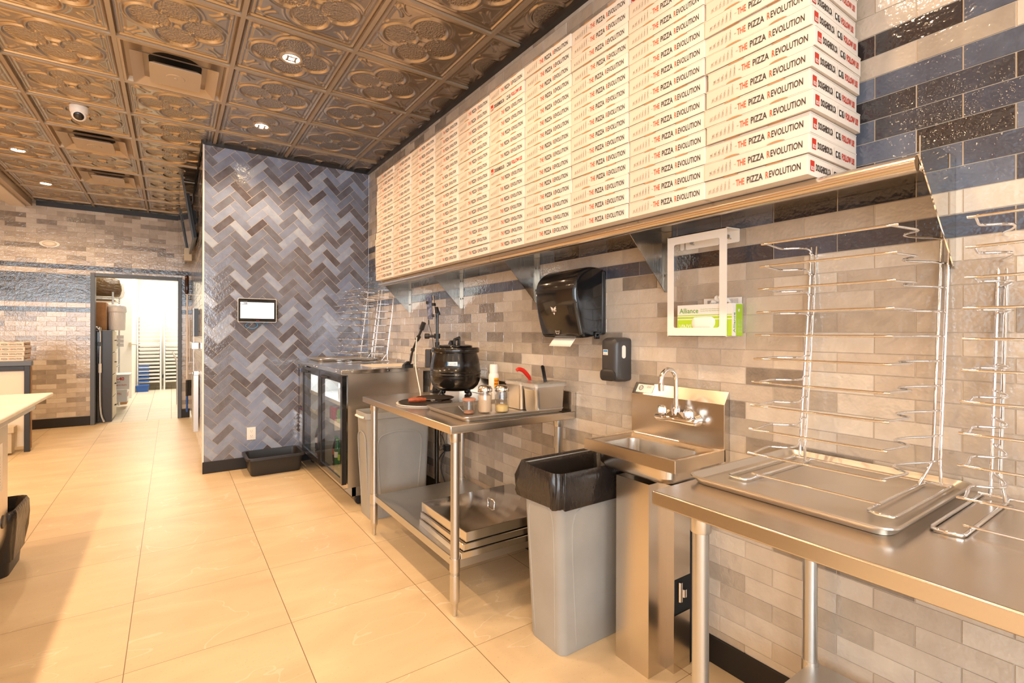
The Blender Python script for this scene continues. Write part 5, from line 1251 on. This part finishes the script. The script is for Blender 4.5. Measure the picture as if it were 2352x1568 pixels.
# white cold room corner beside the shelving
g = G(); g.box(-1.2, -.645, 12.1, 14.35, .0, 2.9); struct(build('wall_cooler', g, 'plaster', smooth=False))
t = thing('filing_cabinet', 'tall black cabinet just inside the doorway of the back room', 'cabinet', (-.86, 9.4, 0))
g = G(); g.box(-1.45, -.715, 9.10, 9.16, .0, 1.325); build('side_panel', g, 'greyd', t, bevel=.003)
g = G(); g.box(-1.45, -.735, 9.162, 9.78, .02, 1.325); build('cabinet_body', g, 'bmatte', t, bevel=.003)
for k in range(4):
    g = G(); g.box(-.735, -.712, 9.175, 9.77, .03+.325*k, .34+.325*k); dr = build('drawer', g, 'beige', t, bevel=.003)
    g = G(); g.tube([(-.712, 9.42, .2+.325*k), (-.690, 9.42, .2+.325*k), (-.690, 9.52, .2+.325*k), (-.712, 9.52, .2+.325*k)], .006, 6); build('drawer_handle', g, 'bmatte', dr)
t = thing('hand_truck', 'folded grey tube hand truck leaning beside the black cabinet', 'hand truck', (-.86, 9.06, 0))
g = G(); g.tube([(-1.02, 9.05, 1.36), (-.90, 9.05, 1.37), (-.86, 9.05, 1.34), (-.845, 9.05, 1.28), (-.845, 9.05, .25), (-.80, 9.05, .01)], .016, 10, smooth=4); build('frame_tube', g, 'galv', t)
g = G(); g.tube([(-.845, 9.045, .72), (-.845, 9.045, .85)], .019, 10); build('grip_label', g, 'white', t)
g = G(); g.box(-.875, -.835, 9.03, 9.07, 1.10, 1.16); build('clamp', g, 'bmatte', t, bevel=.003)
g = G(); g.box(-1.05, -.85, 9.072, 9.09, .02, 1.30); build('back_plate', g, 'bplastic', t)
t = thing('wire_shelving', 'tall wire shelving unit loaded with boxes at the left of the back room', 'shelf', (-.95, 10.0, 0))
for x in (-1.30, -.765):
    for y in (9.84, 11.0):
        g = G(); g.lathe(x, y, [(.014, .0), (.014, 1.93)], n=12); build('post', g, 'galv', t)
for z in (.30, .70, 1.02, 1.335, 1.82):
    g = G()
    g.tube([(-1.30, 9.84, z), (-.765, 9.84, z), (-.765, 11.0, z), (-1.30, 11.0, z)], .006, 6, closed=True); g.tube([(-1.30, 9.84, z+.035), (-.765, 9.84, z+.035), (-.765, 11.0, z+.035), (-1.30, 11.0, z+.035)], .004, 6, closed=True)
    for k in range(14): g.tube([(-1.30, 9.86+.085*k, z+.004), (-.765, 9.86+.085*k, z+.004)], .003, 5)
    for k in range(12): xk = -1.30+.535*k/11; g.tube([(xk, 9.84, z+(.035 if k % 2 else 0)), (xk+.0486 if k < 11 else xk, 9.84, z+(0 if k % 2 else .035))], .003, 5)
    build('wire_shelf', g, 'galv', t)
g = G(); cx, cy, cz = -.98, 10.25, 2.015
rings = []
for z, s_ in ((1.862, .9), (1.90, 1.0), (1.97, 1.03), (2.05, 1.0), (2.13, .95), (2.17, .7)):
    rings.append([(cx+(p[0]-cx)*s_+.02*noise.noise(Vector((p[0]*9, p[1]*9, z*22))), cy+(p[1]-cy)*s_+.02*noise.noise(Vector((p[0]*9, p[1]*9, z*22+7))), z) for p in rr(cx, cy, .31, .36, .08, z, 12)])
g.loft(rings); tag(build('wrapped_bundle', g, 'brownbag', None, (cx, cy, 1.862), angle=70), 'large brown film wrapped bundle on the top of the wire shelving', 'bundle')
g = G(); g.box(-1.28, -.99, 9.62, 9.83, 1.862, 2.12) if 0 else g.box(-1.29, -1.30+.03, 9.86, 9.88, 1.862, 2.1)
g = G(); g.box(-1.20, -.68, 10.30, 10.75, 1.342, 1.735); g.text('PRODUCE', (-1.0, 10.299, 1.60), (1, 0, 0), (0, 0, 1), .20, .05, 1); tag(build('cardboard_box', g, ['kraft', 'inkb'], None, smooth=False, loc=(-.95, 10.5, 1.342)), 'closed brown cardboard box deep on the shelf under the wrapped bundle', 'box')
t = thing('cardboard_box', 'tall brown cardboard box standing on the black cabinet', 'box', (-1.0, 9.45, 1.327))
g = G(); g.loft([rr(-1.03, 9.42, .235, .20, .04, 1.327), rr(-1.03, 9.42, .235, .20, .04, 1.735)]); build('box_body', g, 'kraft', t, bevel=.003)
t = thing('wrapped_tub', 'white film wrapped round tub standing on the black cabinet beside the cardboard', 'tub', (-.675, 9.52, 1.327))
g = G(); g.lathe(-.69, 9.46, [(.098, 1.327), (.105, 1.34), (.112, 1.60), (.112, 1.61)], n=28); g.v = [(x+.006*noise.noise(Vector((x*40, y*40, z*18))), y, z) for x, y, z in g.v]; build('tub_body', g, 'film', t, angle=70)
g = G(); g.lathe(-.69, 9.46, [(.118, 1.60), (.122, 1.61), (.120, 1.68), (.09, 1.715), (.04, 1.725)], n=28); g.v = [(x+.007*noise.noise(Vector((x*30, y*30, z*20))), y, z) for x, y, z in g.v]; build('wrap', g, 'film', t, angle=70)
t = thing('produce_carton', 'white carton with red lettering 4-40 on the low wire shelf', 'box', (-.67, 10.15, .345))
g = G(); X0, X1, Y0 = -.80, -.565, 10.0
g.box(X0, X1, Y0, 10.45, .375, .60, 0); g.box(X0-.01, X1+.01, Y0-.01, 10.46, .60, .615, 0)
g.text('4-40', (X0+.045, Y0-.001, .52), (1, 0, 0), (0, 0, 1), .125, .055, 1, .03); g.text('TOMATO FILETS', (X0+.03, Y0-.001, .435), (1, 0, 0), (0, 0, 1), .17, .022, 1, .01); g.box(X0+.05, X0+.12, Y0-.001, Y0, .495, .50, 2)
build('carton', g, ['greybox', 'red', 'inkb'], t, smooth=False)
t = thing('produce_carton', 'white carton with red print on the lowest shelf below the 4-40 carton', 'box', (-.72, 10.4, .12))
g = G(); g.box(-.76, -.62, 10.46, 10.9, .12, .33, 0); g.text('FILETS', (-.619, 10.50, .20), (0, 1, 0), (0, 0, 1), .3, .07, 1, .02); g.text('PIN', (-.75, 10.459, .24), (1, 0, 0), (0, 0, 1), .05, .04, 1)
build('carton', g, ['greybox', 'red'], t, smooth=False)
g = G(); g.box(-.80, -.665, 11.15, 11.5, 0, .26); tag(build('cardboard_box', g, 'kraft', None, (-.73, 11.3, 0), smooth=False), 'low brown cardboard box on the floor beyond the shelving', 'box')
g = G()
for i in range(3): g.box(-.80, -.70, 10.98+.002*i, 11.02, 1.04+.07*i, 1.10+.07*i)
tag(build('carton_stack', g, 'greybox', None, (-.75, 11, 1.04), smooth=False), 'pale cartons on the middle shelf of the wire shelving', 'box')
g = G(); g.box(-.69, -.645, 12.03, 12.09, 1.02, 1.10); g.tube([(-.645, 12.06, 1.06), (-.56, 12.06, 1.055)], .012, 8); tag(build('door_latch', g, 'beige', None, (-.66, 12.06, 1.02), bevel=.004), 'beige latch on the cold room corner', 'latch')
# bun pan racks
def bun_rack(lab, x0, x1, y, ztop=1.78):
    t = thing('bun_pan_rack', lab, 'rack', ((x0+x1)/2, y+.3, 0), 'white bun pan racks in the back room')
    g = G()
    for yy in (y, y+.55):
        g.tube([(x0, yy, .0), (x0, yy, ztop-.12), (x0+.03, yy, ztop-.03), (x0+.12, yy, ztop), (x1-.12, yy, ztop), (x1-.03, yy, ztop-.03), (x1, yy, ztop-.12), (x1, yy, .0)], .016, 8)
    build('rack_frame', g, 'whitep', t)
    g = G()
    for k in range(19):
        z = .16+.082*k; g.box(x0, x0+.035, y, y+.55, z, z+.005); g.box(x1-.035, x1, y, y+.55, z, z+.005)
        if z > 1.0: g.tube([(x0+.02, y, z), (x1-.02, y, z)], .005, 6)
    build('runner', g, 'whitep', t)
    for k in range(11):
        z = .172+.082*k; g = G(); g.loft([rr((x0+x1)/2, y+.26, (x1-x0)/2-.02, .30, .02, z), rr((x0+x1)/2, y+.26, (x1-x0)/2-.012, .31, .02, z+.040), rr((x0+x1)/2, y+.26, (x1-x0)/2-.03, .29, .02, z+.036)]); build('pan', g, 'whitep', t)
    return t
bun_rack('white bun pan rack full of pans, left one in the back room', -.62, -.20, 13.5)
bun_rack('white bun pan rack full of pans, right one in the back room', -.13, .32, 13.5, 1.85)
for k in range(5):
    z = .262+.082*k
g = G()
for k in range(6): g.box(-.585, -.40, 13.17, 13.185, .131+.082*k, .165+.082*k)
tag(build('blue_liners', g, 'blue', None, (-.5, 13.2, .2), smooth=False), 'blue liners showing between the pans of the left rack', 'liner')
g = G(); g.loft([rr(-.52, 13.3, .10, .08, .02, 0), rr(-.52, 13.3, .12, .10, .02, .13)]); tag(build('blue_bin', g, 'blue', None, (-.52, 13.3, 0)), 'blue tub on the floor under the left bun pan rack', 'tub')
g = G()
for k in range(7): g.tube([(-.30+.045*k, 14.38, .20), (-.30+.045*k, 14.36, .26), (-.285+.045*k, 14.37, .29)], .010, 6)
tag(build('coil', g, 'dark', None, (-.15, 14.37, .2)), 'black coiled spring shape low on the back room wall', 'coil')
g = G(); g.tube([(.02, 10.6, .95), (.07, 10.5, .80), (.085, 10.5, .6), (.085, 10.5, .01)], .014, 8, smooth=3); tag(build('door_bar', g, 'alu', None, (.085, 10.5, 0)), 'curved grey tube beside the right doorway jamb', 'rail')
